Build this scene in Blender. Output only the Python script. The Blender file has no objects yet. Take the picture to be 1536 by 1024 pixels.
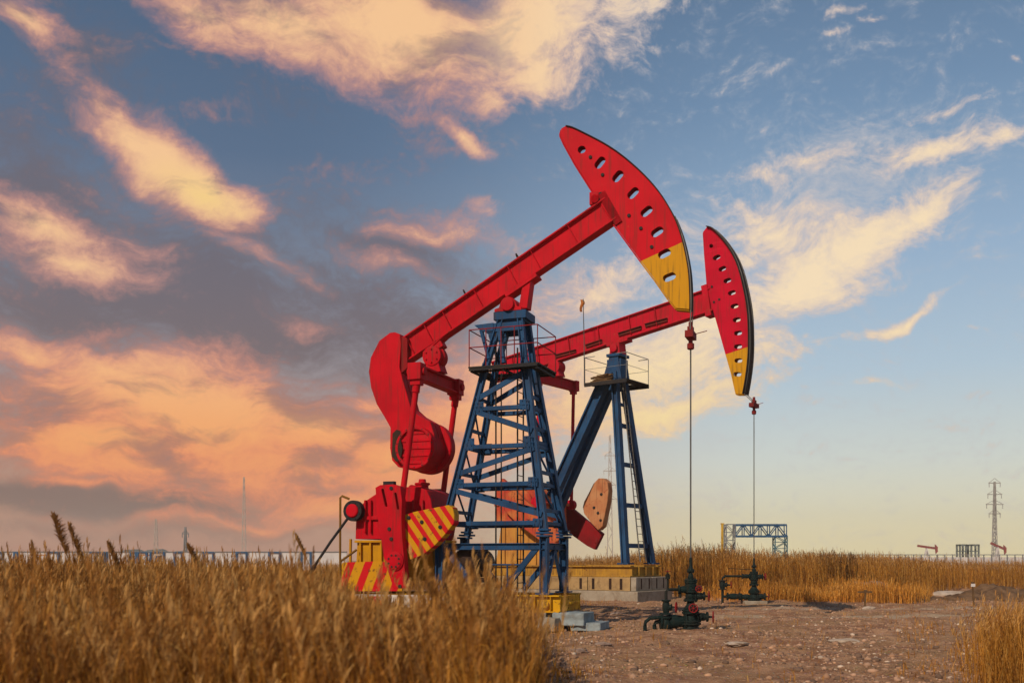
import bpy, bmesh, math, random
import numpy as np
from mathutils import Vector, Matrix
from mathutils.geometry import tessellate_polygon

random.seed(7)
RNG = np.random.default_rng(11)
C = bpy.data.collections.new('scene_objects')
bpy.context.scene.collection.children.link(C)
R = math.radians
FPX, CX, HY, EYE = 1493.0, 768.0, 838.0, 1.7      # focal length in photo pixels, centre column, horizon row, eye height

# ------------------------------------------------------------------ materials
def lin(r, g, b):
    f = lambda c: (c / 255 / 12.92) if c / 255 <= .04045 else ((c / 255 + .055) / 1.055) ** 2.4
    return (f(r), f(g), f(b), 1.0)

class NT:
    """small helper around a node tree"""
    def __init__(s, tree):
        s.t = tree; s.n = tree.nodes; s.l = tree.links
    def new(s, typ, **kw):
        nd = s.n.new(typ)
        for k, v in kw.items(): setattr(nd, k, v)
        return nd
    def link(s, a, b): s.l.new(a, b)
    def val(s, sock, v):
        if isinstance(v, bpy.types.NodeSocket): s.l.new(v, sock)
        else: sock.default_value = v
    def math(s, op, a, b=None, c=None, clamp=False):
        nd = s.n.new('ShaderNodeMath'); nd.operation = op; nd.use_clamp = clamp
        s.val(nd.inputs[0], a)
        if b is not None: s.val(nd.inputs[1], b)
        if c is not None: s.val(nd.inputs[2], c)
        return nd.outputs[0]
    def noise(s, vec, scale, detail=4, rough=.55, dist=0.0, out='Fac'):
        nd = s.n.new('ShaderNodeTexNoise')
        if vec is not None: s.l.new(vec, nd.inputs['Vector'])
        nd.inputs['Scale'].default_value = scale
        nd.inputs['Detail'].default_value = detail
        nd.inputs['Roughness'].default_value = rough
        nd.inputs['Distortion'].default_value = dist
        return nd.outputs[out]
    def mix(s, fac, a, b, blend='MIX'):
        nd = s.n.new('ShaderNodeMix'); nd.data_type = 'RGBA'; nd.blend_type = blend; nd.clamp_factor = True
        s.val(nd.inputs[0], fac); s.val(nd.inputs[6], a); s.val(nd.inputs[7], b)
        return nd.outputs[2]
    def step(s, v, a, b, lo=0.0, hi=1.0, kind='SMOOTHSTEP'):
        nd = s.n.new('ShaderNodeMapRange'); nd.interpolation_type = kind; nd.clamp = True
        s.val(nd.inputs[0], v); s.val(nd.inputs[1], a); s.val(nd.inputs[2], b)
        s.val(nd.inputs[3], lo); s.val(nd.inputs[4], hi)
        return nd.outputs[0]
    def mapping(s, vec, loc=(0, 0, 0), rot=(0, 0, 0), scale=(1, 1, 1), kind='POINT'):
        nd = s.n.new('ShaderNodeMapping'); nd.vector_type = kind
        s.l.new(vec, nd.inputs[0])
        nd.inputs[1].default_value = loc; nd.inputs[2].default_value = rot; nd.inputs[3].default_value = scale
        return nd.outputs[0]

def base_mat(name):
    m = bpy.data.materials.new(name); m.use_nodes = True
    nt = NT(m.node_tree)
    return m, nt, m.node_tree.nodes['Principled BSDF']

def paint(name, col, col2=None, rust=.25, rough=.45, rust_col=(.10, .032, .012, 1), dirt=.25, streak=True, bump=.12, seed=0.0, metal=0.0, tip=None):
    """worn industrial paint: slight fading, rain streaks, chips of rust"""
    m, nt, bs = base_mat(name)
    tc = nt.new('ShaderNodeTexCoord').outputs['Object']
    tc = nt.mapping(tc, loc=(seed, seed * .7, seed * .3))
    big = nt.noise(tc, 1.3, 3)
    c = nt.mix(nt.step(big, .35, .7), col, col2 or tuple(x * .78 for x in col[:3]) + (1,))
    if tip:      # the tip of the head is painted another colour below a straight line
        (z0, x0), (z1, x1), tcol = tip
        so = nt.new('ShaderNodeSeparateXYZ'); nt.link(nt.new('ShaderNodeTexCoord').outputs['Object'], so.inputs[0])
        ln = nt.math('ADD', nt.math('MULTIPLY', nt.math('SUBTRACT', so.outputs[0], x0), (z1 - z0)), nt.math('MULTIPLY', nt.math('SUBTRACT', so.outputs[2], z0), -(x1 - x0)))
        ln = nt.math('ADD', ln, nt.math('MULTIPLY', nt.math('SUBTRACT', nt.noise(tc, 5, 3), .5), .03))
        c = nt.mix(nt.math('GREATER_THAN', ln, 0.0), c, tcol)
    if streak:
        sv = nt.mapping(tc, scale=(9, 9, .55))
        c = nt.mix(nt.step(nt.noise(sv, 1.6, 5), .50, .70, 0, dirt), c, (.05, .03, .02, 1))
    n1 = nt.noise(tc, 5.5, 8, .68)
    n2 = nt.noise(tc, 26, 4, .6)
    rf = nt.math('ADD', n1, nt.math('MULTIPLY', nt.math('SUBTRACT', n2, .5), .35))
    th = .715 - .14 * rust
    rf = nt.step(rf, th, th + .06)
    c = nt.mix(rf, c, rust_col)
    nt.link(c, bs.inputs['Base Color'])
    nt.val(bs.inputs['Roughness'], nt.step(nt.math('ADD', rf, nt.math('MULTIPLY', n2, .3)), 0, 1.1, rough, .85, 'LINEAR'))
    bs.inputs['Metallic'].default_value = metal; bs.inputs['Specular IOR Level'].default_value = .06
    bp = nt.new('ShaderNodeBump'); bp.inputs['Strength'].default_value = bump; bp.inputs['Distance'].default_value = .02
    nt.link(nt.noise(tc, 14, 6, .6), bp.inputs['Height']); nt.link(bp.outputs[0], bs.inputs['Normal'])
    return m

def stripes(name, colA, colB, nx, nz, period, off=0.0, duty=.5, rough=.5):
    m, nt, bs = base_mat(name)
    tc = nt.new('ShaderNodeTexCoord').outputs['Object']
    sp = nt.new('ShaderNodeSeparateXYZ'); nt.link(tc, sp.inputs[0])
    d = nt.math('ADD', nt.math('MULTIPLY', sp.outputs[0], nx / period), nt.math('MULTIPLY_ADD', sp.outputs[2], nz / period, off))
    d = nt.math('ADD', d, nt.math('MULTIPLY', nt.math('SUBTRACT', nt.noise(tc, 6, 3), .5), .05))
    fr = nt.math('FRACT', d)
    c = nt.mix(nt.math('GREATER_THAN', fr, duty), colA, colB)
    n1 = nt.noise(tc, 7, 8, .7)
    c = nt.mix(nt.step(n1, .57, .64, 0, .85), c, (.09, .04, .015, 1))
    c = nt.mix(nt.step(nt.noise(nt.mapping(tc, scale=(8, 8, .6)), 1.5, 5), .5, .8, 0, .3), c, (.08, .045, .02, 1))
    nt.link(c, bs.inputs['Base Color']); bs.inputs['Roughness'].default_value = rough; bs.inputs['Specular IOR Level'].default_value = .08
    return m

def mineral(name, a, b, scale=3.0, rough=.9, bump=.4, stain=None, stain_amt=.5):
    m, nt, bs = base_mat(name)
    tc = nt.new('ShaderNodeTexCoord').outputs['Object']
    n = nt.noise(tc, scale, 8, .65)
    c = nt.mix(nt.step(n, .32, .68), a, b)
    if stain: c = nt.mix(nt.step(nt.noise(tc, scale * .7, 6, .7, .6), .5, .66, 0, stain_amt), c, stain)
    nt.link(c, bs.inputs['Base Color']); bs.inputs['Roughness'].default_value = rough; bs.inputs['Specular IOR Level'].default_value = .08
    bp = nt.new('ShaderNodeBump'); bp.inputs['Strength'].default_value = bump; bp.inputs['Distance'].default_value = .03
    nt.link(nt.noise(tc, scale * 9, 6, .65), bp.inputs['Height']); nt.link(bp.outputs[0], bs.inputs['Normal'])
    return m

RED = paint('red_paint', (.52, .0035, .013, 1), (.40, .004, .012, 1), rust=.34, rough=.5, rust_col=(.22, .03, .012, 1), dirt=.5, bump=.10)
REDB = paint('worn_red_paint', (.48, .005, .022, 1), (.40, .010, .020, 1), rust=.55, rough=.55, rust_col=(.30, .09, .04, 1), dirt=.45, seed=9)
HEADRED = paint('horse_head_red_paint', (.60, .006, .010, 1), (.52, .006, .011, 1), rust=.16, rough=.5, rust_col=(.34, .06, .012, 1), dirt=.10, bump=.06, seed=3)
YEL = paint('yellow_paint', (.54, .26, .009, 1), (.44, .20, .011, 1), rust=.2, rough=.5, dirt=.2, seed=2)
YELD = paint('dusty_yellow_paint', (.42, .22, .03, 1), (.30, .15, .03, 1), rust=.6, rough=.7, dirt=.5, seed=5)
SKID = paint('chipped_yellow_paint', (.60, .31, .010, 1), (.46, .20, .010, 1), rust=1.0, rough=.6, dirt=.4, seed=12)
BLUE = paint('blue_paint', (.019, .068, .162, 1), (.013, .042, .10, 1), rust=.38, rough=.45, dirt=.55, seed=1)
BLUEB = paint('faded_blue_paint', (.022, .072, .165, 1), (.016, .046, .11, 1), rust=.45, rough=.5, dirt=.55, seed=6)
ORANGE = paint('rusty_orange_paint', (.50, .235, .11, 1), (.42, .15, .065, 1), rust=.75, rough=.7, rust_col=(.30, .06, .025, 1), dirt=.4, seed=4)
GEARB = paint('mottled_red_paint', (.42, .05, .03, 1), (.50, .16, .05, 1), rust=.85, rough=.7, rust_col=(.06, .03, .02, 1), dirt=.5, seed=7)
TAN = paint('tan_paint', (.50, .24, .05, 1), (.44, .19, .045, 1), rust=.5, rough=.7, rust_col=(.20, .08, .03, 1), dirt=.4, seed=8)
DARK = paint('dark_steel', (.025, .025, .028, 1), (.04, .03, .025, 1), rust=.4, rough=.6, dirt=.1)
DARK_BROWN = paint('brown_steel_and_shade', (.045, .022, .015, 1), (.03, .018, .014, 1), rust=.5, rough=.5, dirt=.3)  # motor brown; also paints shade on arc plates, arm hollow and slots
GREEN = paint('dark_green_paint', (.009, .019, .018, 1), (.015, .019, .017, 1), rust=.45, rough=.45, rust_col=(.06, .04, .025, 1), dirt=.3)
WIRE = paint('wire_steel', (.16, .15, .14, 1), (.10, .09, .08, 1), rust=.2, rough=.5, streak=False, metal=.5)
RAILRED = paint('red_rail_paint', (.26, .02, .02, 1), (.15, .02, .02, 1), rust=.5, rough=.6, streak=False)
STR_CW = stripes('red_yellow_stripes', (.54, .25, .008, 1), (.52, .008, .014, 1), .806, .59, .262, .1, .53)
STR_BASE = stripes('red_yellow_slanted_stripes', (.54, .25, .008, 1), (.52, .008, .014, 1), .92, -.39, .46, .2, .55)
CONC = mineral('concrete', (.36, .30, .23, 1), (.26, .21, .155, 1), 2.2, stain=(.16, .10, .06, 1))
CONCB = mineral('bluish_concrete', (.30, .34, .35, 1), (.18, .21, .22, 1), 3, stain=(.2, .15, .11, 1), stain_amt=.5)
CONCT = mineral('tan_concrete', (.42, .27, .12, 1), (.30, .19, .09, 1), 2.2, stain=(.12, .08, .05, 1))
WHITEK = mineral('whitewashed_concrete', (.62, .56, .50, 1), (.44, .37, .31, 1), 3, stain=(.22, .13, .08, 1), stain_amt=.6)
BRICK = mineral('dirty_brick', (.20, .09, .055, 1), (.12, .06, .04, 1), 4)
WHITE = mineral('pale_wall_paint', (.62, .58, .56, 1), (.50, .46, .45, 1), .4, bump=.1)
GREYF = mineral('grey_steel', (.22, .22, .22, 1), (.17, .17, .18, 1), .6, bump=.05)
NEST = mineral('brown_wood', (.16, .09, .04, 1), (.09, .05, .025, 1), 4)
STONE = mineral('stone', (.34, .25, .20, 1), (.19, .12, .09, 1), 2.5, stain=(.42, .36, .31, 1))

# ------------------------------------------------------------------ mesh builder
def V(*a): return Vector(a)

class MB:
    def __init__(s): s.v = []; s.f = []; s.m = []
    def add(s, vs, fs, mi=0):
        o = len(s.v); s.v += [tuple(x) for x in vs]
        s.f += [tuple(o + i for i in f) for f in fs]; s.m += [mi] * len(fs)
    def box(s, c, size, mi=0, rot=None):
        hx, hy, hz = size[0] / 2, size[1] / 2, size[2] / 2
        vs = [Vector((x, y, z)) for x in (-hx, hx) for y in (-hy, hy) for z in (-hz, hz)]
        if rot is not None: vs = [rot @ q for q in vs]
        c = Vector(c)
        s.add([q + c for q in vs], [(0, 1, 3, 2), (4, 6, 7, 5), (0, 4, 5, 1), (2, 3, 7, 6), (0, 2, 6, 4), (1, 5, 7, 3)], mi)
    def span(s, a, b, mi=0):
        s.box([(a[i] + b[i]) / 2 for i in range(3)], [abs(b[i] - a[i]) for i in range(3)], mi)
    def frame(s, p0, p1, up):
        d = (p1 - p0).normalized(); up = Vector(up)
        if abs(d.dot(up.normalized())) > .98: up = Vector((1, 0, 0)) if abs(d.x) < .9 else Vector((0, 1, 0))
        x = d.cross(up).normalized(); y = x.cross(d).normalized()
        return d, x, y
    def bar(s, p0, p1, a, b, up=(0, 0, 1), mi=0):
        """rectangular bar: a across, b along up"""
        p0, p1 = Vector(p0), Vector(p1); d, x, y = s.frame(p0, p1, up)
        vs = [p + x * sx * a / 2 + y * sy * b / 2 for p in (p0, p1) for sx, sy in ((-1, -1), (1, -1), (1, 1), (-1, 1))]
        s.add(vs, [(3, 2, 1, 0), (4, 5, 6, 7), (0, 1, 5, 4), (1, 2, 6, 5), (2, 3, 7, 6), (3, 0, 4, 7)], mi)
    def ibeam(s, p0, p1, width, height, tw=.02, tf=.03, up=(0, 0, 1), mi=0):
        p0, p1 = Vector(p0), Vector(p1); d, x, y = s.frame(p0, p1, up)
        w, h = width / 2, height / 2; t = tw / 2
        pr = [(-w, -h), (w, -h), (w, -h + tf), (t, -h + tf), (t, h - tf), (w, h - tf), (w, h), (-w, h), (-w, h - tf), (-t, h - tf), (-t, -h + tf), (-w, -h + tf)]
        n = len(pr); vs = [p + x * a + y * b for p in (p0, p1) for a, b in pr]
        fs = [(i, (i + 1) % n, n + (i + 1) % n, n + i) for i in range(n)]
        caps = [(0, 1, 2, 11), (11, 2, 3, 10), (10, 3, 4, 9), (9, 4, 5, 8), (8, 5, 6, 7)]
        fs += [tuple(reversed(c)) for c in caps] + [tuple(n + i for i in c) for c in caps]
        s.add(vs, fs, mi)
    def angle(s, p0, p1, a, t, up=(0, 0, 1), mi=0, flip=1):
        """L-section bar"""
        p0, p1 = Vector(p0), Vector(p1); d, x, y = s.frame(p0, p1, up); x = x * flip
        pr = [(0, 0), (a, 0), (a, t), (t, t), (t, a), (0, a)]; n = 6
        vs = [p + x * (q[0] - a / 2) + y * (q[1] - a / 2) for p in (p0, p1) for q in pr]
        fs = [(i, (i + 1) % n, n + (i + 1) % n, n + i) for i in range(n)]
        fs += [(0, 3, 2, 1), (0, 5, 4, 3), (n, n + 1, n + 2, n + 3), (n, n + 3, n + 4, n + 5)]
        s.add(vs, fs, mi)
    def tube(s, p0, p1, r, n=8, r2=None, mi=0):
        p0, p1 = Vector(p0), Vector(p1); d, x, y = s.frame(p0, p1, (0, 0, 1)); r2 = r if r2 is None else r2
        vs = [p + (x * math.cos(2 * math.pi * i / n) + y * math.sin(2 * math.pi * i / n)) * q for p, q in ((p0, r), (p1, r2)) for i in range(n)]
        s.add(vs, [(i, (i + 1) % n, n + (i + 1) % n, n + i) for i in range(n)] + [tuple(range(n - 1, -1, -1)), tuple(range(n, 2 * n))], mi)
    def path(s, pts, r, n=8, mi=0):
        pts = [Vector(p) for p in pts]; rings = []
        for i, p in enumerate(pts):
            d = (pts[min(i + 1, len(pts) - 1)] - pts[max(i - 1, 0)]).normalized()
            up = Vector((0, 0, 1)) if abs(d.z) < .95 else Vector((0, 1, 0))
            x = d.cross(up).normalized(); y = x.cross(d)
            rings.append([p + (x * math.cos(2 * math.pi * k / n) + y * math.sin(2 * math.pi * k / n)) * r for k in range(n)])
        vs = [q for rg in rings for q in rg]
        fs = [(a * n + i, a * n + (i + 1) % n, (a + 1) * n + (i + 1) % n, (a + 1) * n + i) for a in range(len(pts) - 1) for i in range(n)]
        fs += [tuple(range(n - 1, -1, -1)), tuple(range((len(pts) - 1) * n, len(pts) * n))]
        s.add(vs, fs, mi)
    def lathe(s, prof, o, axis=(0, 0, 1), n=20, mi=0, caps=True):
        o, ax = Vector(o), Vector(axis).normalized()
        t = Vector((0, 0, 1)) if abs(ax.z) < .9 else Vector((1, 0, 0))
        x = ax.cross(t).normalized(); y = ax.cross(x)
        vs = [o + ax * h + (x * math.cos(2 * math.pi * i / n) + y * math.sin(2 * math.pi * i / n)) * r for r, h in prof for i in range(n)]
        k = len(prof)
        fs = [(a * n + i, a * n + (i + 1) % n, (a + 1) * n + (i + 1) % n, (a + 1) * n + i) for a in range(k - 1) for i in range(n)]
        if caps: fs += [tuple(range(n - 1, -1, -1)), tuple(range((k - 1) * n, k * n))]
        s.add(vs, fs, mi)
    def torus(s, o, axis, RR, r, n=20, k=6, mi=0):
        o, ax = Vector(o), Vector(axis).normalized()
        t = Vector((0, 0, 1)) if abs(ax.z) < .9 else Vector((1, 0, 0))
        x = ax.cross(t).normalized(); y = ax.cross(x); vs = []
        for i in range(n):
            c = x * math.cos(2 * math.pi * i / n) + y * math.sin(2 * math.pi * i / n)
            for j in range(k):
                a = 2 * math.pi * j / k
                vs.append(o + c * (RR + r * math.cos(a)) + ax * r * math.sin(a))
        s.add(vs, [(i * k + j, ((i + 1) % n) * k + j, ((i + 1) % n) * k + (j + 1) % k, i * k + (j + 1) % k) for i in range(n) for j in range(k)], mi)
    def prism(s, outer, w0, w1, holes=(), mi=0, mi_side=None, mi_fn=None):
        """outline in the (x, z) plane pushed from y = w0 to y = w1, with through holes"""
        mi_side = mi if mi_side is None else mi_side
        loops = [list(outer)] + [list(h) for h in holes]
        flat = [p for l in loops for p in l]
        tris = tessellate_polygon([[Vector((a, b, 0)) for a, b in l] for l in loops])
        n = len(flat); o = len(s.v)
        s.v += [(a, w0, b) for a, b in flat] + [(a, w1, b) for a, b in flat]
        for t in tris:
            a, b, c = [Vector(flat[i]) for i in t]
            t = tuple(t) if (b - a).cross(c - a) > 0 else tuple(reversed(t))
            if abs((b - a).cross(c - a)) < 1e-9: continue
            cen = (a + b + c) / 3
            k = mi_fn(cen) if mi_fn else mi
            s.f.append(tuple(o + i for i in t)); s.m.append(k)
            s.f.append(tuple(o + n + i for i in reversed(t))); s.m.append(k)
        q = 0
        for li, l in enumerate(loops):
            k = len(l)
            area = sum(l[i][0] * l[(i + 1) % k][1] - l[(i + 1) % k][0] * l[i][1] for i in range(k))
            fwd = (area > 0) == (li == 0)
            for i in range(k):
                a, b = q + i, q + (i + 1) % k
                fc = (o + a, o + n + a, o + n + b, o + b)
                mm = mi_side
                if mi_fn and li == 0: mm = mi_fn((Vector(flat[a]) + Vector(flat[b])) / 2)
                s.f.append(tuple(reversed(fc)) if fwd else fc); s.m.append(mm)
            q += k
    def build(s, name, mats, parent=None, bevel=0, smooth=35):
        me = bpy.data.meshes.new(name)
        me.from_pydata(s.v, [], s.f); me.update()
        for m in (mats if isinstance(mats, (list, tuple)) else [mats]): me.materials.append(m)
        if any(s.m): me.polygons.foreach_set('material_index', s.m)
        if smooth:
            me.polygons.foreach_set('use_smooth', [True] * len(me.polygons))
            me.set_sharp_from_angle(angle=R(smooth))
        me.validate()
        bm = bmesh.new(); bm.from_mesh(me); bmesh.ops.recalc_face_normals(bm, faces=bm.faces); bm.to_mesh(me); bm.free()
        o = bpy.data.objects.new(name, me); C.objects.link(o)
        if parent: o.parent = parent
        if bevel:
            b = o.modifiers.new('edge_wear', 'BEVEL'); b.width = bevel; b.segments = 2
            b.limit_method = 'ANGLE'; b.angle_limit = R(40)
        return o

def tag(o, label=None, cat=None, group=None, kind=None):
    if label: o['label'] = label
    if cat: o['category'] = cat
    if group: o['group'] = group
    if kind: o['kind'] = kind
    return o

def empty(name, loc, rz=0.0):
    o = bpy.data.objects.new(name, None); C.objects.link(o)
    o.location = loc; o.rotation_euler = (0, 0, rz); o.empty_display_size = .3
    return o

def at(px, py, Y):
    """point of the world seen at a photo pixel, Y metres ahead"""
    return Vector(((px - CX) * Y / FPX, Y, EYE + (HY - py) * Y / FPX))

class Frame:
    """upright local frame of a machine: x forward along its beam, y across it, z up"""
    def __init__(s, px, Y, deg):
        s.X, s.Y, s.a = (px - CX) * Y / FPX, Y, R(deg); s.c, s.s = math.cos(s.a), math.sin(s.a)
    def p(s, px, py, w):
        k = (px - CX) / FPX
        t = (w + s.s * s.X + s.c * s.Y) / (k * s.s + s.c)
        return (s.c * (t * k - s.X) - s.s * (t - s.Y), EYE + t * (HY - py) / FPX)
    def P(s, px, py, w):
        u, z = s.p(px, py, w); return Vector((u, w, z))
    def poly(s, pts, w): return [s.p(a, b, w) for a, b in pts]

def slot(cx, cy, L, D, ang, n=7):
    """stadium-shaped hole outline in pixels"""
    out = []; a = R(ang); e = max(L - D, 0) / 2
    for side in (0, 1):
        for i in range(n):
            t = math.pi * (i / (n - 1) - .5) + side * math.pi
            x = (e if side == 0 else -e) + D / 2 * math.cos(t); y = D / 2 * math.sin(t)
            out.append((cx + x * math.cos(a) + y * math.sin(a), cy - x * math.sin(a) + y * math.cos(a)))
    return out

def smooth_curve(pts, k=4):
    """Catmull-Rom through an open row of points"""
    out = []
    for i in range(len(pts) - 1):
        p0, p1, p2, p3 = pts[max(i - 1, 0)], pts[i], pts[i + 1], pts[min(i + 2, len(pts) - 1)]
        for j in range(k):
            t = j / k
            out.append(tuple(.5 * (2 * p1[a] + (p2[a] - p0[a]) * t + (2 * p0[a] - 5 * p1[a] + 4 * p2[a] - p3[a]) * t * t + (3 * p1[a] - p0[a] - 3 * p2[a] + p3[a]) * t ** 3) for a in (0, 1)))
    out.append(pts[-1]); return out

def handwheel(mb, o, axis, r, mi=1, stem=.12):
    o, ax = Vector(o), Vector(axis).normalized()
    mb.torus(o, ax, r, r * .12, 18, 6, mi)
    t = Vector((0, 0, 1)) if abs(ax.z) < .9 else Vector((1, 0, 0))
    x = ax.cross(t).normalized(); y = ax.cross(x)
    for k in range(3):
        a = math.pi * k / 3 + .3; q = (x * math.cos(a) + y * math.sin(a)) * r
        mb.tube(o - q, o + q, r * .07, 6, mi=mi)
    mb.tube(o - ax * stem, o + ax * .03, r * .16, 8, mi=mi)

def bolts_ring(mb, o, axis, RR, r, n, h=.03, mi=0):
    o, ax = Vector(o), Vector(axis).normalized()
    t = Vector((0, 0, 1)) if abs(ax.z) < .9 else Vector((1, 0, 0))
    x = ax.cross(t).normalized(); y = ax.cross(x)
    for k in range(n):
        a = 2 * math.pi * (k + .5) / n; q = o + (x * math.cos(a) + y * math.sin(a)) * RR
        mb.tube(q - ax * .005, q + ax * h, r, 6, mi=mi)

# ------------------------------------------------------------------ pump jacks: shared part makers
def horse_head(fr, root, outline, holes, small, split, mats, half, arc_ids, arc_half):
    """two side plates with cut-outs, closed by a back strip and by the curved front plate that carries the ropes"""
    w = -half
    pts = fr.poly(outline, w); hs = [fr.poly(h, w) for h in holes]
    (ax, az), (bx, bz) = fr.p(*split[0], w), fr.p(*split[1], w)
    mb = MB()
    for wa, wb in ((-half, -half + .03), (half - .03, half)): mb.prism(pts, wa, wb, hs)
    head_red, seed = mats
    m = paint('two_tone_head_paint', head_red, tuple(c * .85 for c in head_red[:3]) + (1,), rust=.38, rough=.5, rust_col=(.42, .07, .012, 1), dirt=.40, bump=.10, seed=seed,
              tip=((az, ax), (bz, bx), (.54, .255, .009, 1)))
    mats = [m, DARK]
    n = len(pts); back = [i for i in range(n) if i not in arc_ids[:-1]]
    for i in back:
        a, b = pts[i], pts[(i + 1) % n]
        A, B = Vector((a[0], 0, a[1])), Vector((b[0], 0, b[1]))
        nrm = Vector((-(b[1] - a[1]), 0, b[0] - a[0])).normalized()
        mb.bar(A + nrm * .02, B + nrm * .02, half * 2 - .064, .03, nrm)
    for bx_, bz_ in [fr.p(q[0], q[1], w) for q in small]:
        mb.tube((bx_, -half - .03, bz_), (bx_, -half + .01, bz_), .045, 8, mi=1)
    o = mb.build('horse_head', mats, root, bevel=.006)
    # curved front plate
    ac = [pts[i] for i in arc_ids]
    pl = MB(); thick = .024; prev = None; rings = []
    for i, p in enumerate(ac):
        a, b = Vector(ac[max(i - 1, 0)]), Vector(ac[min(i + 1, len(ac) - 1)]); d = (b - a).normalized()
        nn = Vector((-d.y, d.x))
        c = Vector(pts[0]) * .0 + Vector((sum(q[0] for q in pts) / n, sum(q[1] for q in pts) / n))
        if (Vector(p) - c).dot(nn) < 0: nn = -nn
        q0, q1 = Vector(p) + nn * .001, Vector(p) + nn * (thick + .001)
        rings.append([(q0.x, -arc_half, q0.y), (q1.x, -arc_half, q1.y), (q1.x, arc_half, q1.y), (q0.x, arc_half, q0.y)])
    vs = [v for r in rings for v in r]; k = len(rings)
    pl.add(vs, [(4 * i + j, 4 * i + (j + 1) % 4, 4 * i + 4 + (j + 1) % 4, 4 * i + 4 + j) for i in range(k - 1) for j in range(4)] + [(0, 1, 2, 3), (4 * k - 4, 4 * k - 3, 4 * k - 2, 4 * k - 1)])
    pl.build('arc_plate', DARK_BROWN, o, bevel=.004)  # dark brown puts the shade of the front face into its colour
    return o, [((r[1][0], r[1][2])) for r in rings]

def bridle(fr, root, arc, half, bar_c, rod_bottom, cover):
    """two wire ropes over the arc, the carrier bar they hold and the polished rod clamped to it"""
    for sgn in (-1, 1):
        mb = MB()
        st = int(len(arc) * cover)
        pts = []
        for i in range(st, len(arc)):
            pts.append((arc[i][0] + .012, sgn * half, arc[i][1]))
        pts.append((bar_c.x + .01, sgn * half * .9, bar_c.z + .12))
        mb.path(pts, .016, 6)
        mb.build('wire_rope', WIRE, root)
    mb = MB()
    mb.box(bar_c, (.20, half * 2 + .22, .16)); mb.box(bar_c + V(0, 0, .14), (.13, .2, .12)); mb.tube(bar_c + V(0, 0, -.25), bar_c + V(0, 0, .32), .05, 10)
    mb.lathe([(.05, -.34), (.085, -.32), (.085, -.2), (.05, -.18)], bar_c, n=12)
    mb.tube(bar_c + V(.05, -.05, .0), bar_c + V(.40, -.08, .06), .012, 6)
    mb.build('carrier_bar', paint_carrier, root, bevel=.01)
    mb = MB(); mb.tube(bar_c + V(0, 0, .3), V(bar_c.x, bar_c.y, rod_bottom), .019, 8)
    mb.build('polished_rod', WIRE, root)

paint_carrier = paint('carrier_red_paint', (.22, .02, .02, 1), (.12, .015, .015, 1), rust=.7, rough=.6, dirt=.4, seed=11)

# ================================================================== NEAR PUMP JACK
F1 = Frame(1036, 23.7, 20)
near = tag(empty('pump_jack', (F1.X, F1.Y, 0), -F1.a), 'large bright red oil pump jack on a blue lattice tower rising out of the reeds', 'pump jack', 'oil pump jacks')

out1 = smooth_curve([(848.8, 190), (859.4, 192.5), (880.6, 202.7), (904.8, 215.4), (926, 229), (947, 245.7), (968, 265.4), (986.5, 286.6), (1001.7, 309.3), (1013.8, 333.5), (1022.9, 360.8), (1029, 388), (1032.5, 412), (1034, 442.5), (1034, 463.7)], 3)
narc = len(out1)
out1 = out1 + [(1014, 462), (1001.7, 447), (980.5, 417), (962, 392.5), (920, 335), (895.7, 298), (862.4, 245.7), (845.7, 215.4), (839.7, 202), (841.8, 194)]
arc_ids = list(range(narc))
holes1 = [slot(872.5, 224.5, 12, 11, 30)] + [slot(cx, cy, 20, 11, a) for cx, cy, a in ((899.8, 244, 52), (926.6, 264.5, 50), (949.6, 289.6, 46), (969.8, 317, 40), (985.7, 347.8, 34), (996.5, 380.4, 27), (1004, 415.5, 22))]
small1 = [(885.7, 236), (904, 262.5), (901, 291), (943.5, 323.5), (961.4, 342.6), (977.5, 370.5), (899, 300)]
head1, arc1 = horse_head(F1, near, out1, holes1, small1, [(955, 394.5), (1030, 360)], ((.52, .0035, .013, 1), 3), .13, arc_ids, .17)
BAR1 = F1.P(1035, 503, 0); BAR1.x = max(BAR1.x, .0)
bridle(F1, near, arc1, .13, V(BAR1.x, 0, BAR1.z), 1.35, .62)

# walking beam
bt = F1.P(603, 531, 0); bh = F1.P(912, 319, 0)
bdir = (bh - bt).normalized(); bn = Vector((-bdir.z, 0, bdir.x))
bend = bh + bdir * .12
BH = .62
mb = MB(); mb.ibeam(bt - bdir * .05, bend, .36, BH, .16, .04, bn)
L = (bend - bt).length
for d in (.35, .95, 1.55, 2.55, 3.6, 4.3, 5.4):
    c = bt + bdir * d
    for sg in (-1, 1):
        mb.bar(c - bn * (BH / 2 - .05) + V(0, sg * .125, 0), c + bn * (BH / 2 - .05) + V(0, sg * .125, 0), .018, .086, (0, 1, 0))
for sg in (-1, 1):      # bolted end plates that take the horse head
    mb.box(bend - bdir * .02, (.2, .34, .9), rot=Matrix.Rotation(-math.atan2(bdir.z, bdir.x), 3, 'Y'))
mb.tube(F1.P(892, 298, -.24), F1.P(892, 298, .24), .1, 14)
mb.box(F1.P(893, 300, 0), (.22, .3, .3))
beam1 = mb.build('walking_beam', RED, near, bevel=.006)
for px in (697, 776):
    y = 442 + (697 - px) * .685
    mb = MB(); c = F1.P(px, y - 3, 0); mb.torus(c, (bdir.x, .35, bdir.z), .075, .018, 16, 6); mb.build('lifting_eye', DARK, beam1)

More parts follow.
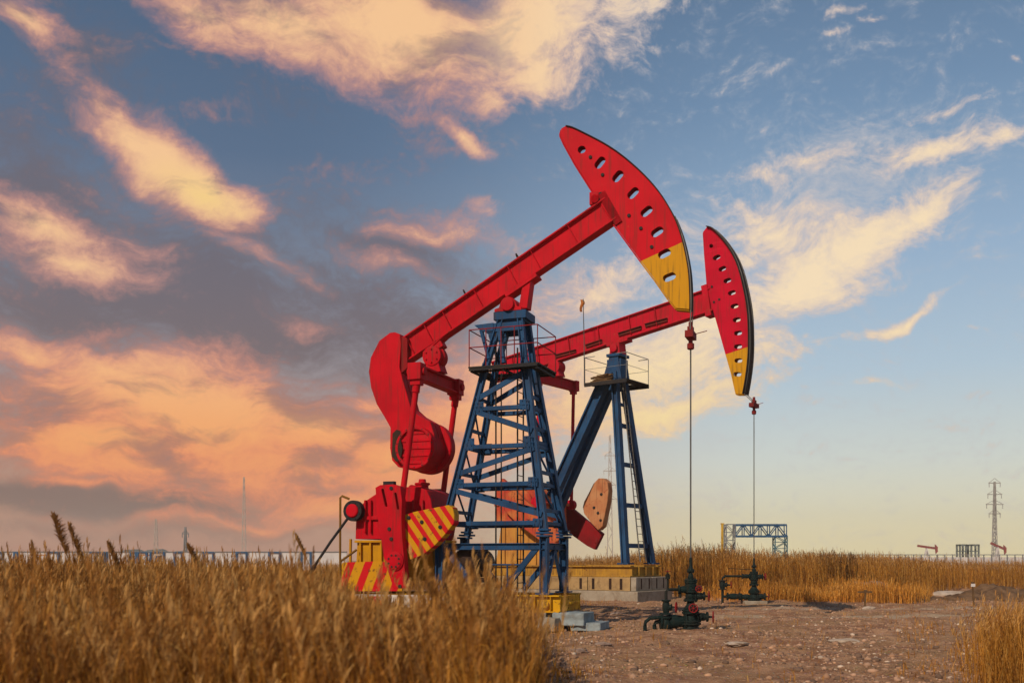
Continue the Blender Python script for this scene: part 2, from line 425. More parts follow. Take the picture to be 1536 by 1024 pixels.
# tail arm with barbell counterweight
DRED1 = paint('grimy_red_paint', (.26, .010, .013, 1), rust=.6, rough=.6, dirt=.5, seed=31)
arm_px = [(584.5, 499), (592, 498), (600, 501), (601.5, 515), (599, 550), (603, 566), (610, 590), (616, 612), (627, 622), (645, 632), (651, 650), (652, 676), (646, 694), (632, 703), (612, 704), (597, 700), (588, 690), (585, 672), (585.5, 641), (576, 624), (565, 606), (556.5, 581.5), (553, 557), (556, 536), (568.7, 511)]
mb = MB(); mb.prism(F1.poly(arm_px, -.27), -.27, -.02); mb.prism(F1.poly(arm_px, -.27), .02, .27)
arm1 = mb.build('tail_arm', RED, near, bevel=.012)
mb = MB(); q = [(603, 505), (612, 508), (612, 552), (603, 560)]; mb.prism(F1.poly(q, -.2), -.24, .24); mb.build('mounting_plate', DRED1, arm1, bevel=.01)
dc = F1.P(622, 671, -.42); dr = .555
# recessed face with ribs
cw = MB()
cw.lathe([(dr - .08, .045), (dr + .0, .075), (dr + .0, 1.2), (dr - .03, 1.24), (.02, 1.25)], dc, (0, 1, 0), 48)
cw.lathe([(dr - .09, .075), (dr - .09, -.015), (dr - .075, -.03), (dr - .02, -.03), (dr, -.01), (dr, .074)], dc, (0, 1, 0), 48, caps=False)
for k in range(-2, 3):
    hw = math.sqrt((dr - .09) ** 2 - (k * .19) ** 2)
    cw.box(dc + V(0, .045, k * .19), (hw * 2 - .01, .05, .07))
bolts_ring(cw, dc - V(0, .005, 0), (0, -1, 0), dr - .045, .022, 14, .03, mi=1)
# weight slabs fanned out behind
cw.lathe([(dr + .10, .72), (dr + .13, .75), (dr + .13, 1.0), (dr + .10, 1.03)], dc + V(.03, 0, .06), (0, 1, 0), 48)
cw.build('counterweight_drum', [RED, DARK], arm1, bevel=.006)
mb = MB()
hp = [(589, 650), (595, 644), (601, 646), (601, 660), (604, 672), (601, 690), (594, 692), (588, 684)]
mb.prism(F1.poly(hp, -.435), -.445, -.43); mb.build('dark_hollow_panel', DARK_BROWN, arm1)  # flat dark panel paints the shade inside the arm's hollow

# equalizer, its bearing, pitmans
EU, EZ = -6.61, 6.36
eq = MB(); eq.ibeam(V(EU, -1.3, EZ), V(EU, 1.3, EZ), .26, .36, .05, .05)
for sg in (-1, 1):
    eq.box(V(EU, sg * 1.22, EZ), (.36, .34, .42)); eq.box(V(EU, sg * 1.22, EZ - .27), (.28, .22, .14))
    eq.tube(V(EU - .24, sg * 1.22, EZ), V(EU + .24, sg * 1.22, EZ), .1, 14)
eqo = eq.build('equalizer', RED, near, bevel=.012)
mb = MB()
ec = F1.P(653, 536, 0)
mb.lathe([(.12, -.26), (.26, -.24), (.27, -.1), (.31, -.08), (.31, .08), (.27, .1), (.26, .24), (.12, .26)], V(ec.x, 0, ec.z), (0, 1, 0), 24)
mb.prism([(ec.x - .26, EZ + .18), (ec.x + .26, EZ + .18), (ec.x + .2, EZ + .34), (ec.x + .15, ec.z), (ec.x - .15, ec.z), (ec.x - .2, EZ + .34)], -.22, .22)
mb.bar(V(ec.x - .28, 0, ec.z + .1) , V(ec.x + .3, 0, ec.z + .52), .34, .06, bn)
mb.box(V(ec.x + .05, 0, ec.z + .27), (.4, .3, .24), rot=Matrix.Rotation(-math.atan2(bdir.z, bdir.x), 3, 'Y'))
bolts_ring(mb, V(ec.x, -.26, ec.z), (0, -1, 0), .17, .025, 6, .03)
mb.build('equalizer_bearing', RED, eqo, bevel=.008)
PIN = F1.P(592, 841, -1.22)
for sg in (-1, 1):
    mb = MB(); top = V(EU, sg * 1.22, EZ - .3); bot = V(PIN.x, sg * 1.22, PIN.z + .12)
    mb.tube(top, bot, .078, 14); mb.tube(top, top + (bot - top) * .05, .1, 14); mb.box(bot, (.26, .2, .4))
    mb.lathe([(.1, -.12), (.2, -.11), (.2, .11), (.1, .12)], V(PIN.x, sg * 1.22, PIN.z), (0, 1, 0), 20)
    mb.build('pitman', RED, near, bevel=.01)

# cranks with counterweights
crank_px = [(563, 731), (570, 727), (590, 726), (600, 729), (603, 750), (602, 775), (603, 805), (606, 838), (609, 882), (590, 882), (580, 850), (576, 838), (572, 812), (565.5, 770)]
cw_px = [(603, 773), (622, 767), (650, 761.5), (672, 757), (679, 761), (681.5, 772), (681, 784), (674, 793), (666, 803), (654, 816), (640.5, 827), (631, 833), (615, 839), (608, 817), (604, 795)]
slots_c = [slot(576.5, 746, 28, 3.4, -77), slot(595, 751, 26, 3.2, -80)]
for sg in (-1, 1):
    mb = MB(); wa, wb = (-1.56, -1.34) if sg < 0 else (1.34, 1.56)
    pl = F1.poly(crank_px, -1.56); hs = [F1.poly(h, -1.56) for h in slots_c]
    mb.prism(pl, wa, wb, hs)
    for cx, cy in ((584, 793), (587, 808), (600, 879), (587, 732)):
        c = F1.P(cx, cy, -1.56); mb.tube(V(c.x, sg * 1.555, c.z), V(c.x, sg * 1.585, c.z), .05, 10, mi=1)
    pc = F1.P(592, 841, -1.58)
    mb.lathe([(.24, 0), (.24, .04), (.20, .06), (.20, .075), (.05, .09)], V(pc.x, sg * 1.555, pc.z), (0, sg, 0), 24)
    bolts_ring(mb, V(pc.x, sg * 1.62, pc.z), (0, sg, 0), .15, .03, 8, .03, mi=1)
    mb.box((pl[0][0] * .5 + pl[3][0] * .5, sg * 1.45, pl[1][1] + .04), (.30, .14, .1), mi=1)
    cr = mb.build('crank', [RED, DARK], near, bevel=.012)
    if sg > 0: continue
    mb = MB(); wa, wb = (-1.33, -1.02) if sg < 0 else (1.02, 1.33)
    mb.prism(F1.poly(cw_px, -1.33), wa, wb)
    for cx, cy in ((613, 776), (632.5, 782.5), (660, 790), (637, 808)):
        c = F1.P(cx, cy, -1.34); mb.tube(V(c.x, sg * 1.32, c.z), V(c.x, sg * 1.36, c.z), .05, 10, mi=1)
    mb.build('crank_counterweight', [STR_CW, DARK], cr, bevel=.015)

# gearbox
gb_px = [(533, 808), (534, 775), (541, 758), (548, 751), (563, 741), (580, 735), (606, 730), (628, 730), (640, 735), (646, 748), (649, 768), (648, 790), (645, 808)]
mb = MB(); mb.prism(F1.poly(gb_px, -.75), -.75, .75)
a, b = F1.P(531, 777, -.8), F1.P(650, 777, -.8)
mb.span(V(a.x, -.82, a.z - .05), V(b.x, .82, a.z + .05))
for px in (548, 556, 620, 634):
    c = F1.P(px, 770, -.8); mb.bar(V(c.x, -.79, c.z - .5), V(c.x, -.79, c.z + .35), .05, .1, (0, 1, 0))
sh = F1.P(590, 760, -.8); mb.lathe([(.36, .1), (.36, .0), (.3, -.08), (.17, -.1), (.17, -.62)], V(sh.x, -.76, sh.z), (0, 1, 0), 28)
mb.lathe([(.17, 0), (.17, .62)], V(sh.x, .74, sh.z), (0, 1, 0), 28)
c = F1.P(631, 733, -.5); mb.lathe([(.16, -.12), (.16, .1), (.2, .11), (.2, .16), (.10, .17), (.09, .26)], V(c.x, -.4, c.z), n=16)
mb.tube(F1.P(615, 738, -.5), F1.P(640, 742, -.5), .2, 20)
mb.tube(F1.P(640, 748, -.55), F1.P(651, 752, -.55), .06, 10); mb.tube(F1.P(638, 762, -.6), F1.P(646, 741, -.6), .04, 8)
gb = mb.build('gearbox', RED, near, bevel=.02)
mb = MB(); c = F1.P(529, 765.6, -1.0)
mb.lathe([(.265, -.02), (.27, .0), (.27, .16), (.2, .2), (.16, .4)], c, (0, 1, 0), 30, mi=1)
mb.lathe([(.05, -.06), (.15, -.055), (.175, -.03), (.18, .0)], c + V(0, -.01, 0), (0, 1, 0), 24)
bolts_ring(mb, c - V(0, .02, 0), (0, -1, 0), .222, .02, 8, .02, mi=1)
mb.build('brake_drum', [RED, DARK], gb, bevel=.004)
mb = MB(); mb.prism(F1.poly([(536, 810), (648, 810), (652, 870), (533, 870)], -.62), -.62, .62)
for px in (541, 556, 572, 610, 630):
    a, b = F1.P(px, 812, -.66), F1.P(px, 868, -.66); mb.bar(a, b, .05, .08, (0, 1, 0))
a = F1.P(532, 810, -.7); b = F1.P(652, 813, -.7); mb.span(V(a.x, -.72, a.z - .06), V(b.x, .72, a.z))
mb.build('gearbox_pedestal', YEL, near, bevel=.008)
# striped guard along the crank pit
mb = MB(); mb.prism(F1.poly([(509, 886), (509, 850), (516, 843), (572, 841), (600, 850), (604, 886)], -1.05), -1.08, -1.04)
c0 = F1.P(509, 850, -1.05); mb.span(V(c0.x, -1.03, .8), V(c0.x + .04, .95, c0.z)); mb.build('crank_pit_guard', STR_BASE, near)
# brake lever, guard rails
mb = MB(); mb.path([F1.P(468, 857, -1.45), F1.P(472, 848, -1.4), F1.P(496, 812, -1.2), F1.P(521, 778, -1.05)], .035, 8); mb.tube(F1.P(466, 860, -1.45), F1.P(472, 848, -1.4), .055, 10)
mb.build('brake_lever', DARK, near)
mb = MB()
mb.path([F1.P(510, 880, -1.1), F1.P(510.5, 746, -1.1), F1.P(513, 743.5, -1.1), F1.P(524, 748, -1.05)], .03, 8)
mb.path([F1.P(525, 880, -.4), F1.P(526, 808, -.4)], .04, 8, mi=1); mb.tube(F1.P(510, 842, -1.1), F1.P(535, 824, -.8), .03, 8)
mb.build('guard_rail', [paint('brown_rail_paint', (.20, .10, .02, 1), rust=.8, rough=.7, streak=False), YEL], near)
# motor behind the gearbox with belt guard
mb = MB(); c = F1.P(712, 846, .1)
mb.lathe([(.1, -.75), (.34, -.7), (.37, -.6), (.37, .5), (.31, .6), (.1, .76)], V(c.x, .1, c.z + .04), (0, 1, 0), 28)
for k in range(14):
    a = math.pi * 2 * k / 14; mb.bar(V(c.x + .37 * math.cos(a), -.5, c.z + .04 + .37 * math.sin(a)), V(c.x + .37 * math.cos(a), .48, c.z + .04 + .37 * math.sin(a)), .06, .02, (math.cos(a), 0, math.sin(a)))
mb.box(V(c.x, .1, c.z - .4), (.9, 1.1, .1)); mb.box(V(c.x, -.2, c.z + .42), (.3, .4, .16))
mb.build('motor', DARK_BROWN, near, bevel=.008)
# samson post: four legs with lattice bracing
def pt(t0, b0, z): k = (z - b0[1]) / (t0[1] - b0[1]); return b0[0] + (t0[0] - b0[0]) * k
TL, BL_ = (-5.12, 6.52), (-6.09, 2.32)
TR, BR_ = (-4.05, 6.52), (-3.40, 2.32)
def leg_pt(side, sg, z):
    t = (z - 2.32) / (6.52 - 2.32); w = .80 + (.35 - .80) * t
    u = BL_[0] + (TL[0] - BL_[0]) * t if side == 'b' else BR_[0] + (TR[0] - BR_[0]) * t
    return V(u, sg * w, z)
TZ = 7.72
post = MB()
zs = [F1.p(750, y, -.6)[1] for y in (610.7, 668.7, 726.5, 785)]
levels = [6.35] + zs
for sg in (-1, 1):
    for z in zs: post.angle(leg_pt('b', sg, z), leg_pt('f', sg, z), .10, .014, (0, 0, 1), flip=sg); post.bar(leg_pt('b', sg, z), leg_pt('f', sg, z), .04, .12)
    pat = [(6.36, 'f', 5.72, 'b'), (5.42, 'b', 4.86, 'f'), (4.42, 'f', 3.83, 'b'), (3.42, 'b', 2.78, 'f')]
    for z0, s0, z1, s1 in pat: post.bar(leg_pt(s0, sg, z0) + V(0, sg * .03, 0), leg_pt(s1, sg, z1) + V(0, sg * .03, 0), .05, .13)
for s in ('b', 'f'):
    for z in zs + [5.75, 4.95, 4.6, 3.85, 2.9]: post.bar(leg_pt(s, -1, z), leg_pt(s, 1, z), .05, .09)
    for i in range(3):
        post.bar(leg_pt(s, -1, zs[i]), leg_pt(s, 1, zs[i + 1]), .04, .05)
for sg in (-1, 1):
    for s_ in ('b', 'f'):
        dx = .17 if s_ == 'b' else -.17
        for z in [5.56, 4.64, 3.62, 2.6] + zs:
            p = leg_pt(s_, sg, z) + V(dx * .75, sg * .062, 0); post.box(p, (.24, .012, .17))
            for bx_, bz_ in ((-.08, -.05), (.02, -.05), (.08, .045), (-.04, .05)): post.tube(p + V(bx_, 0, bz_), p + V(bx_, sg * .03, bz_), .017, 6)
posto = post.build('samson_post', BLUE, near, bevel=.006)
for side in ('b', 'f'):
    for sg in (-1, 1):
        mb = MB(); p0, p1 = leg_pt(side, sg, 2.30), leg_pt(side, sg, 6.62)
        mb.ibeam(p0, p1, .19, .19, .03, .03, (1, 0, 0)) if side == 'f' else mb.ibeam(p0, p1, .15, .15, .03, .03, (1, 0, 0))
        mb.box(p0 + V(0, 0, .03), (.34, .34, .05)); mb.box(p0 + V(0, 0, .11), (.26, .26, .05))
        up = V(-4.42 + (-.30 if side == 'b' else .22), sg * .28, TZ)
        mb.ibeam(p1 - V(0, 0, .05), up, .15, .15, .03, .03, (1, 0, 0))
        mb.build('leg', BLUE, posto, bevel=.005)
# head of the post
mb = MB()
mb.box(V(-4.46, 0, 7.80), (.86, .74, .2)); mb.box(V(-4.46, 0, 7.69), (.72, .62, .06))
mb.box(V(-4.62, -.30, 7.52), (.95, .08, .22)); mb.box(V(-4.62, .30, 7.52), (.95, .08, .22))
mb.prism([(-5.42, 7.62), (-4.9, 7.64), (-4.9, 7.44), (-5.2, 7.44)], -.36, -.28); mb.prism([(-5.42, 7.62), (-4.9, 7.64), (-4.9, 7.44), (-5.2, 7.44)], .28, .36)
mb.bar(V(-5.25, -.3, 7.5), V(-5.0, -.36, 6.7), .08, .08); mb.bar(V(-5.25, .3, 7.5), V(-5.0, .36, 6.7), .08, .08)
mb.bar(V(-4.75, -.3, 7.5), V(-4.62, -.36, 6.6), .12, .10)
mb.build('post_head', BLUE, posto, bevel=.008)
mb = MB(); sc = V(-4.5, 0, 8.06)
mb.prism([(-4.86, 7.90), (-4.14, 7.90), (-4.14, 7.97), (-4.26, 8.0), (-4.3, 8.12), (-4.38, 8.22), (-4.5, 8.26), (-4.62, 8.22), (-4.7, 8.12), (-4.74, 8.0), (-4.86, 7.97)], -.38, .38)
mb.lathe([(.08, -.46), (.17, -.45), (.17, .45), (.08, .46)], sc, (0, 1, 0), 20)
q = bt + bdir * ((-4.42 - bt.x) / bdir.x) - bn * (BH / 2)
mb.bar(q - bdir * .45 - bn * .05, q + bdir * .5 - bn * .05, .4, .09, bn); mb.prism([(q.x - .02, 8.0), (q.x + .2, 7.98), (q.x + .30, q.z + .1), (q.x + .08, q.z)], -.16, .16)
mb.build('saddle_bearing', RED, near, bevel=.008)
# platform with rails
pz = F1.p(760, 544, -.9)[1]
mb = MB(); mb.span(V(-5.42, -.75, pz - .035), V(-3.58, -.42, pz)); mb.span(V(-5.42, .42, pz - .035), V(-3.58, .75, pz)); mb.span(V(-5.42, -.42, pz - .035), V(-5.2, .42, pz)); mb.span(V(-3.95, -.42, pz - .035), V(-3.58, .42, pz))
for w in (-.74, -.44, .44, .74): mb.bar(V(-5.40, w, pz - .08), V(-3.60, w, pz - .06), .04, .05)
for u in (-5.35, -4.5, -3.64): mb.bar(V(u, -.72, pz - .11), V(u, .72, pz - .11), .05, .05)
plat = mb.build('platform', DARK, near)
mb = MB()
def rail(pts, r=.014, mi=0): mb.path([V(*p) for p in pts], r, 6, mi)
for sg in (-1, 1):
    for u in (-5.4, -4.95, -4.55, -4.2, -3.6): rail([(u, sg * .73, pz), (u, sg * .73, pz + .92)])
    for h in (.92, .48): rail([(-5.4, sg * .73, pz + h), (-3.6, sg * .73, pz + h)])
for u in (-5.4, -3.6):
    for h in (.92, .48): rail([(u, -.73, pz + h), (u, .73, pz + h)])
mb.build('handrail', RAILRED, plat)
# ladder inside the tower
mb = MB()
for w in (-.22, .22): mb.tube(V(-4.3, w, .9), V(-4.3, w, pz + .5), .022, 8)
for k in range(19): mb.tube(V(-4.3, -.22, 1.1 + k * .3), V(-4.3, .22, 1.1 + k * .3), .012, 6)
mb.tube(V(-4.85, -.3, .9), V(-4.85, -.3, 7.5), .022, 8); mb.tube(V(-4.95, .35, .9), V(-4.95, .35, 6.5), .018, 8)
mb.build('ladder', DARK, near)
# base frame under the legs
BZ = .84
mb = MB(); zt = F1.p(750, 819, -.8)[1]
ub, uf = -6.16, -3.40
for sg in (-1, 1):
    mb.ibeam(V(ub, sg * .8, zt), V(uf, sg * .8, zt), .14, .16, .02, .02)
    for u, w in ((ub, .8), (uf, .8)): mb.ibeam(V(u, sg * w, BZ), V(u, sg * w, 2.28), .2, .2, .03, .03, (1, 0, 0))
    mb.bar(V(ub + .15, sg * .8, zt - .05), V(ub + 1.0, sg * .8, BZ + .1), .1, .16); mb.bar(V(uf - .2, sg * .8, zt - .05), V(uf - 1.1, sg * .8, BZ + .05), .08, .14)
for u in (ub, uf):
    mb.ibeam(V(u, -.8, zt), V(u, .8, zt), .14, .16, .02, .02)
    mb.bar(V(u, -.7, BZ + .05), V(u, .05, zt), .06, .1); mb.bar(V(u, .7, BZ + .05), V(u, -.05, zt), .06, .1); 
    for sg in (-1, 1): mb.box(V(u, sg * .8, BZ + .02), (.36, .36, .04)); mb.box(V(u, sg * .8, 2.26), (.32, .32, .05))
for u in (-4.9, -4.45, -4.0): mb.tube(V(u, -.55, BZ), V(u, -.55, BZ + .72), .025, 8); 
mb.tube(V(-4.95, -.55, BZ + .72), V(-3.95, -.55, BZ + .72), .025, 8)
mb.build('base_frame', BLUE, near, bevel=.006)
# yellow skid
mb = MB()
for sg in (-1, 1):
    mb.ibeam(V(-8.6, sg * .85, .62), V(-2.98, sg * .85, .62), .24, .42, .03, .035)
    for u in (-3.2, -3.6, -4.3): mb.box(V(u, sg * .92, .62), (.02, .1, .36))
    mb.lathe([(.02, 0), (.1, .0), (.1, .03)], V(-3.35, sg * .97, .62), (0, -sg, 0), 14)
for u in (-8.4, -7.4, -6.4, -5.2, -4.0): mb.ibeam(V(u, -.83, .60), V(u, .83, .60), .2, .34, .03, .03)
mb.box(V(-2.99, 0, .62), (.05, 1.42, .38)); mb.box(V(-2.93, .1, .62), (.10, .9, .06))
mb.build('skid', SKID, near, bevel=.008)

# ------------------------------------------------------------------ wellheads
def wellhead(fr, name_label, k, arm):
    root = tag(empty('wellhead', (fr.X, fr.Y, 0), -fr.a if arm == 'low' else 0), name_label, 'wellhead', 'oil wellheads')
    def fl(mb, z, r, h=.05, mi=0):
        mb.lathe([(r * .9, 0), (r, .006), (r, h - .006), (r * .9, h)], V(0, 0, z), n=20, mi=mi)
        for i in range(8):
            a = 2 * math.pi * i / 8; mb.tube(V(r * .8 * math.cos(a), r * .8 * math.sin(a), z - .025), V(r * .8 * math.cos(a), r * .8 * math.sin(a), z + h + .025), .013, 6, mi=mi)
    mb = MB()
    prof = [(.19, -.05), (.19, .12), (.15, .2), (.15, .3), (.13, .36), (.12, .42), (.15, .47), (.15, .55), (.10, .62), (.08, .70), (.12, .76), (.13, .84), (.09, .9), (.08, .95), (.13, .99), (.14, 1.09), (.09, 1.14), (.06, 1.2), (.075, 1.26), (.06, 1.32), (.04, 1.37), (.08, 1.42), (.055, 1.47), (.036, 1.55), (.036, 1.68), (.028, 1.74)]
    mb.lathe([(a * k, b) for a, b in prof], V(0, 0, 0), n=22)
    for z, r in ((.14, .25), (.2, .25), (.40, .21), (.46, .21), (.70, .17), (.90, .16), (.95, .16), (1.12, .15), (1.17, .15)): fl(mb, z, r * k)
    fl(mb, 1.40, .09 * k, .04)
    mb.build('wellhead_stack', GREEN, root, bevel=.004)
    return root, fl

w1, fl = wellhead(F1, 'dark green wellhead with casing valve and bent flow pipes, nearest to the camera', 1.0, 'low')
w1.rotation_euler = (0, 0, 0)
def valve(root, c, axis, r, L, wheel=None, wr=.12):
    """flanged gate valve, optional handwheel on its bonnet"""
    mb = MB(); c = Vector(c); ax = Vector(axis).normalized()
    mb.lathe([(r * .6, -L / 2), (r * 1.5, -L / 2 + .001), (r * 1.5, -L / 2 + .04), (r * .9, -L / 2 + .05), (r * 1.2, -.05), (r * 1.2, .05), (r * .9, L / 2 - .05), (r * 1.5, L / 2 - .04), (r * 1.5, L / 2 - .001), (r * .6, L / 2)], c, ax, 18)
    if wheel:
        wd = Vector(wheel).normalized()
        mb.lathe([(r * .8, 0), (r * .8, r * 1.4), (r * 1.1, r * 1.45), (r * 1.1, r * 1.8), (r * .4, r * 1.85), (r * .25, r * 3)], c, wd, 14)
        o = mb.build('valve', GREEN, root, bevel=.003)
        hm = MB(); handwheel(hm, c + wd * r * 3.2, wd, wr, 0, r); hm.build('handwheel', RAILRED, o)
    else: o = mb.build('valve', GREEN, root, bevel=.003)
    return o
valve(w1, V(-.42, 0, .22), (1, 0, 0), .14, .62)
valve(w1, V(.27, -.02, .33), (1, 0, 0), .08, .28, (1, -.25, 0), .13)
valve(w1, V(.21, 0, .82), (1, 0, 0), .07, .26, (1, -.3, 0), .12)
valve(w1, V(-.16, -.05, .98), (1, 0, 0), .07, .3)
valve(w1, V(.16, 0, 1.0), (1, 0, 0), .05, .2, (0, -1, 0), .07)
valve(w1, V(0, -.16, .55), (0, 1, 0), .06, .2, (0, -1, 0), .1)
valve(w1, V(-.60, -.1, .56), (0, 0, 1), .075, .36, (1, -.35, 0), .12)
valve(w1, V(-.60, -.1, .16), (0, 0, 1), .09, .36)
valve(w1, V(-.56, -.1, 1.28), (0, 0, 1), .04, .1, (0, 0, 1), .07)
for pts, r in (([V(-.3, -.05, .98), V(-.42, -.08, .98), V(-.56, -.1, .98), V(-.60, -.1, .93), V(-.60, -.1, .7)], .036), ([V(-.56, -.1, .98), V(-.56, -.1, 1.26)], .022),
               ([V(-.60, -.1, .28), V(-.72, -.1, .32), V(-.98, -.1, .30), V(-1.08, -.1, .22), V(-1.1, -.1, .12), V(-1.1, -.1, -.05)], .045),
               ([V(-.72, 0, .22), V(-.83, 0, .2), V(-.86, 0, .12), V(-.86, 0, -.05)], .05), ([V(-.26, -.06, .95), V(-.26, -.06, .78)], .03)):
    mb = MB(); mb.path(pts, r, 10); mb.build('flow_pipe', GREEN, w1)

F2 = Frame(1131, 37.9, 36)
w2, fl = wellhead(F2, 'small green wellhead on a concrete pad, farther back against the reeds', 1.05, 'high')
valve(w2, V(.2, 0, 1.03), (1, 0, 0), .07, .28, (1, 0, 0), .13)
valve(w2, V(.24, -.05, .28), (1, 0, 0), .09, .34, (1, -.3, 0), .1)
valve(w2, V(-.3, 0, 1.05), (1, 0, 0), .07, .3)
valve(w2, V(-1.2, 0, .72), (0, 0, 1), .1, .36, (1, -.2, 0), .13)
valve(w2, V(-.78, 0, .28), (1, 0, 0), .10, .5)
valve(w2, V(-.3, 0, .26), (1, 0, 0), .09, .4)
for pts, r in (([V(-.45, 0, 1.05), V(-1.1, 0, 1.05), V(-1.2, 0, .98), V(-1.2, 0, .9)], .045), ([V(-1.2, 0, .55), V(-1.2, 0, -.1)], .05), ([V(-1.2, 0, .28), V(-1.0, 0, .28)], .05), ([V(-.05, -.2, 1.3), V(-1.0, -.2, 1.35)], .012)):
    mb = MB(); mb.path(pts, r, 10); mb.build('flow_pipe', GREEN, w2)
mb = MB(); mb.span((-.42, -.4, -.1), (.42, .4, .12)); pad = mb.build('concrete_pad', CONC, None, bevel=.02); pad.location = (F2.X, F2.Y, 0)
tag(pad, 'small square concrete pad under the farther wellhead', 'concrete pad')

# ================================================================== FAR PUMP JACK
far = tag(empty('pump_jack', (F2.X, F2.Y, 0), -F2.a), 'farther red pump jack with blue ladder legs and a diagonal strut, behind the lattice tower', 'pump jack', 'oil pump jacks')
out2 = smooth_curve([(1060.7, 341), (1068, 342.8), (1083, 357.7), (1098, 379), (1108.5, 403), (1115.5, 430), (1120.5, 456), (1123, 482), (1123.6, 519), (1122, 546), (1118.5, 572), (1115, 590.7)], 3)
n2 = len(out2)
out2 = out2 + [(1104, 590.7), (1096.7, 558.5), (1089, 531), (1074.4, 479), (1063, 442), (1060.5, 427), (1056.8, 382), (1054.7, 348.6)]
holes2 = [slot(cx, cy, 12 if i else 6, 6.5 if i else 6, 30 - 3 * i) for i, (cx, cy) in enumerate(((1066.8, 369), (1075, 386), (1083.5, 403), (1091, 420.7), (1097.7, 439), (1101.7, 459), (1105, 479.4), (1107, 499.3), (1107, 519.5), (1107.5, 540.5), (1106, 561)))]
head2, arc2 = horse_head(F2, far, out2, holes2, [(1079, 449), (1071, 453), (1068, 430)], [(1085, 532.5), (1130, 517.5)], ((.50, .0035, .024, 1), 14), .16, list(range(n2)), .30)
bridle(F2, far, arc2, .16, V(0, 0, EYE + (HY - 608) * 37.9 / FPX), 1.35, .05)
STRIP = paint('dark_red_brown', (.16, .02, .015, 1), (.07, .02, .015, 1), rust=.8, rough=.7, dirt=.4, seed=21)
b0 = F2.P(760, 560, 0); b1 = F2.P(1066, 451, 0)
c0, c1 = F2.P(800, 539, 0), F2.P(1066, 451, 0); d2 = (c1 - c0).normalized(); m2 = Vector((-d2.z, 0, d2.x))
b0 = c0 - d2 * 2.2
BH2 = .92
mb = MB(); mb.ibeam(b0, c1 + d2 * .1, .42, BH2, .2, .05, m2)
for d in (.6, 1.2, 2.6, 4.2, 5.7, 7.2, 8.4):
    c = b0 + d2 * d
    for sg in (-1, 1): mb.bar(c - m2 * .4 + V(0, sg * .15, 0), c + m2 * .4 + V(0, sg * .15, 0), .02, .1, (0, 1, 0))
mb.box(c1 - d2 * .1, (.25, .44, 1.25), rot=Matrix.Rotation(-math.atan2(d2.z, d2.x), 3, 'Y'))
beam2 = mb.build('walking_beam', REDB, far, bevel=.008)
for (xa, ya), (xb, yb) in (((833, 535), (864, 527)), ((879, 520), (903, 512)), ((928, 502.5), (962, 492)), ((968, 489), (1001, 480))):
    mb = MB(); p, q = F2.P(xa, ya, -.14), F2.P(xb, yb, -.14); mb.bar(V(p.x, -.14, p.z), V(q.x, -.14, q.z), .06, .10, m2); mb.bar(V(p.x, -.17, p.z + .07), V(q.x, -.17, q.z + .07), .13, .025, m2); mb.build('dark_strip', STRIP, beam2)  # added strips, coloured dark to draw the dark marks along the beam
# tail: equalizer, bearing, pitmans, cranks
E2U = -9.0; E2Z = F2.p(865, 580, 1.35)[1] + .05
eq = MB(); eq.ibeam(V(E2U, -1.5, E2Z), V(E2U, 1.5, E2Z), .3, .42, .05, .05)
for sg in (-1, 1): eq.box(V(E2U, sg * 1.42, E2Z), (.4, .26, .46)); eq.box(V(E2U, sg * 1.36, E2Z - .3), (.26, .2, .14))
eqo2 = eq.build('equalizer', REDB, far, bevel=.012)
mb = MB(); ez = E2Z + .62
mb.lathe([(.14, -.28), (.3, -.26), (.3, .26), (.14, .28)], V(E2U, 0, ez), (0, 1, 0), 22)
mb.prism([(E2U - .3, E2Z + .2), (E2U + .3, E2Z + .2), (E2U + .16, ez), (E2U - .16, ez)], -.24, .24)
mb.bar(V(E2U, 0, ez), V(E2U - .1, 0, ez + .55), .3, .36, (0, 1, 0)); mb.build('equalizer_bearing', REDB, eqo2, bevel=.01)
P2 = F2.P(857, 757, 1.36)
for sg in (-1, 1):
    mb = MB(); mb.tube(V(E2U, sg * 1.36, E2Z - .35), V(P2.x, sg * 1.36, P2.z), .075, 12)
    mb.lathe([(.12, -.12), (.22, -.11), (.22, .11), (.12, .12)], V(P2.x, sg * 1.36, P2.z), (0, 1, 0), 18); mb.build('pitman', REDB, far)
DRED = paint('dark_crank_red', (.24, .010, .014, 1), (.16, .010, .012, 1), rust=.5, rough=.55, dirt=.4, seed=15)  # crank red, darker than the other reds of this pump
cr2 = [(806, 738), (816, 724), (847, 753), (903.6, 800), (892, 824), (880, 818), (838, 788), (810, 760)]
cw2 = [(897.7, 717), (904, 717), (911, 723), (912.5, 735), (911, 752), (907, 772), (903.6, 789), (897, 795), (886, 783), (876, 770), (874, 760), (876, 752), (884, 737), (890, 725)]
for sg in (-1, 1):
    wa, wb = (-1.72, -1.5) if sg < 0 else (1.5, 1.72)
    mb = MB(); mb.prism(F2.poly(cr2, 1.5), wa, wb); c = F2.P(894, 812, 1.5); mb.tube(V(c.x, sg * 1.48, c.z), V(c.x, sg * 1.75, c.z), .09, 10)
    cro = mb.build('crank', DRED if sg > 0 else GEARB, far, bevel=.02)
    if sg < 0: continue
    mb = MB(); wa, wb = 1.1, 1.48
    mb.prism(F2.poly(cw2, 1.1), wa, wb)
    for cx, cy in ((902, 741), (897, 769), (891, 761), (901, 780)):
        c = F2.P(cx, cy, 1.1); mb.tube(V(c.x, wa - .03, c.z), V(c.x, wb + .03, c.z), .07, 8, mi=1)
    mb.build('crank_counterweight', [ORANGE, DARK], cro, bevel=.02)
gb2 = [(744, 782), (744, 752), (752, 738), (764, 731), (790, 730), (806, 735), (815, 745), (816, 782)]
mb = MB(); mb.prism(F2.poly(gb2, -1.0), -1.0, .8)
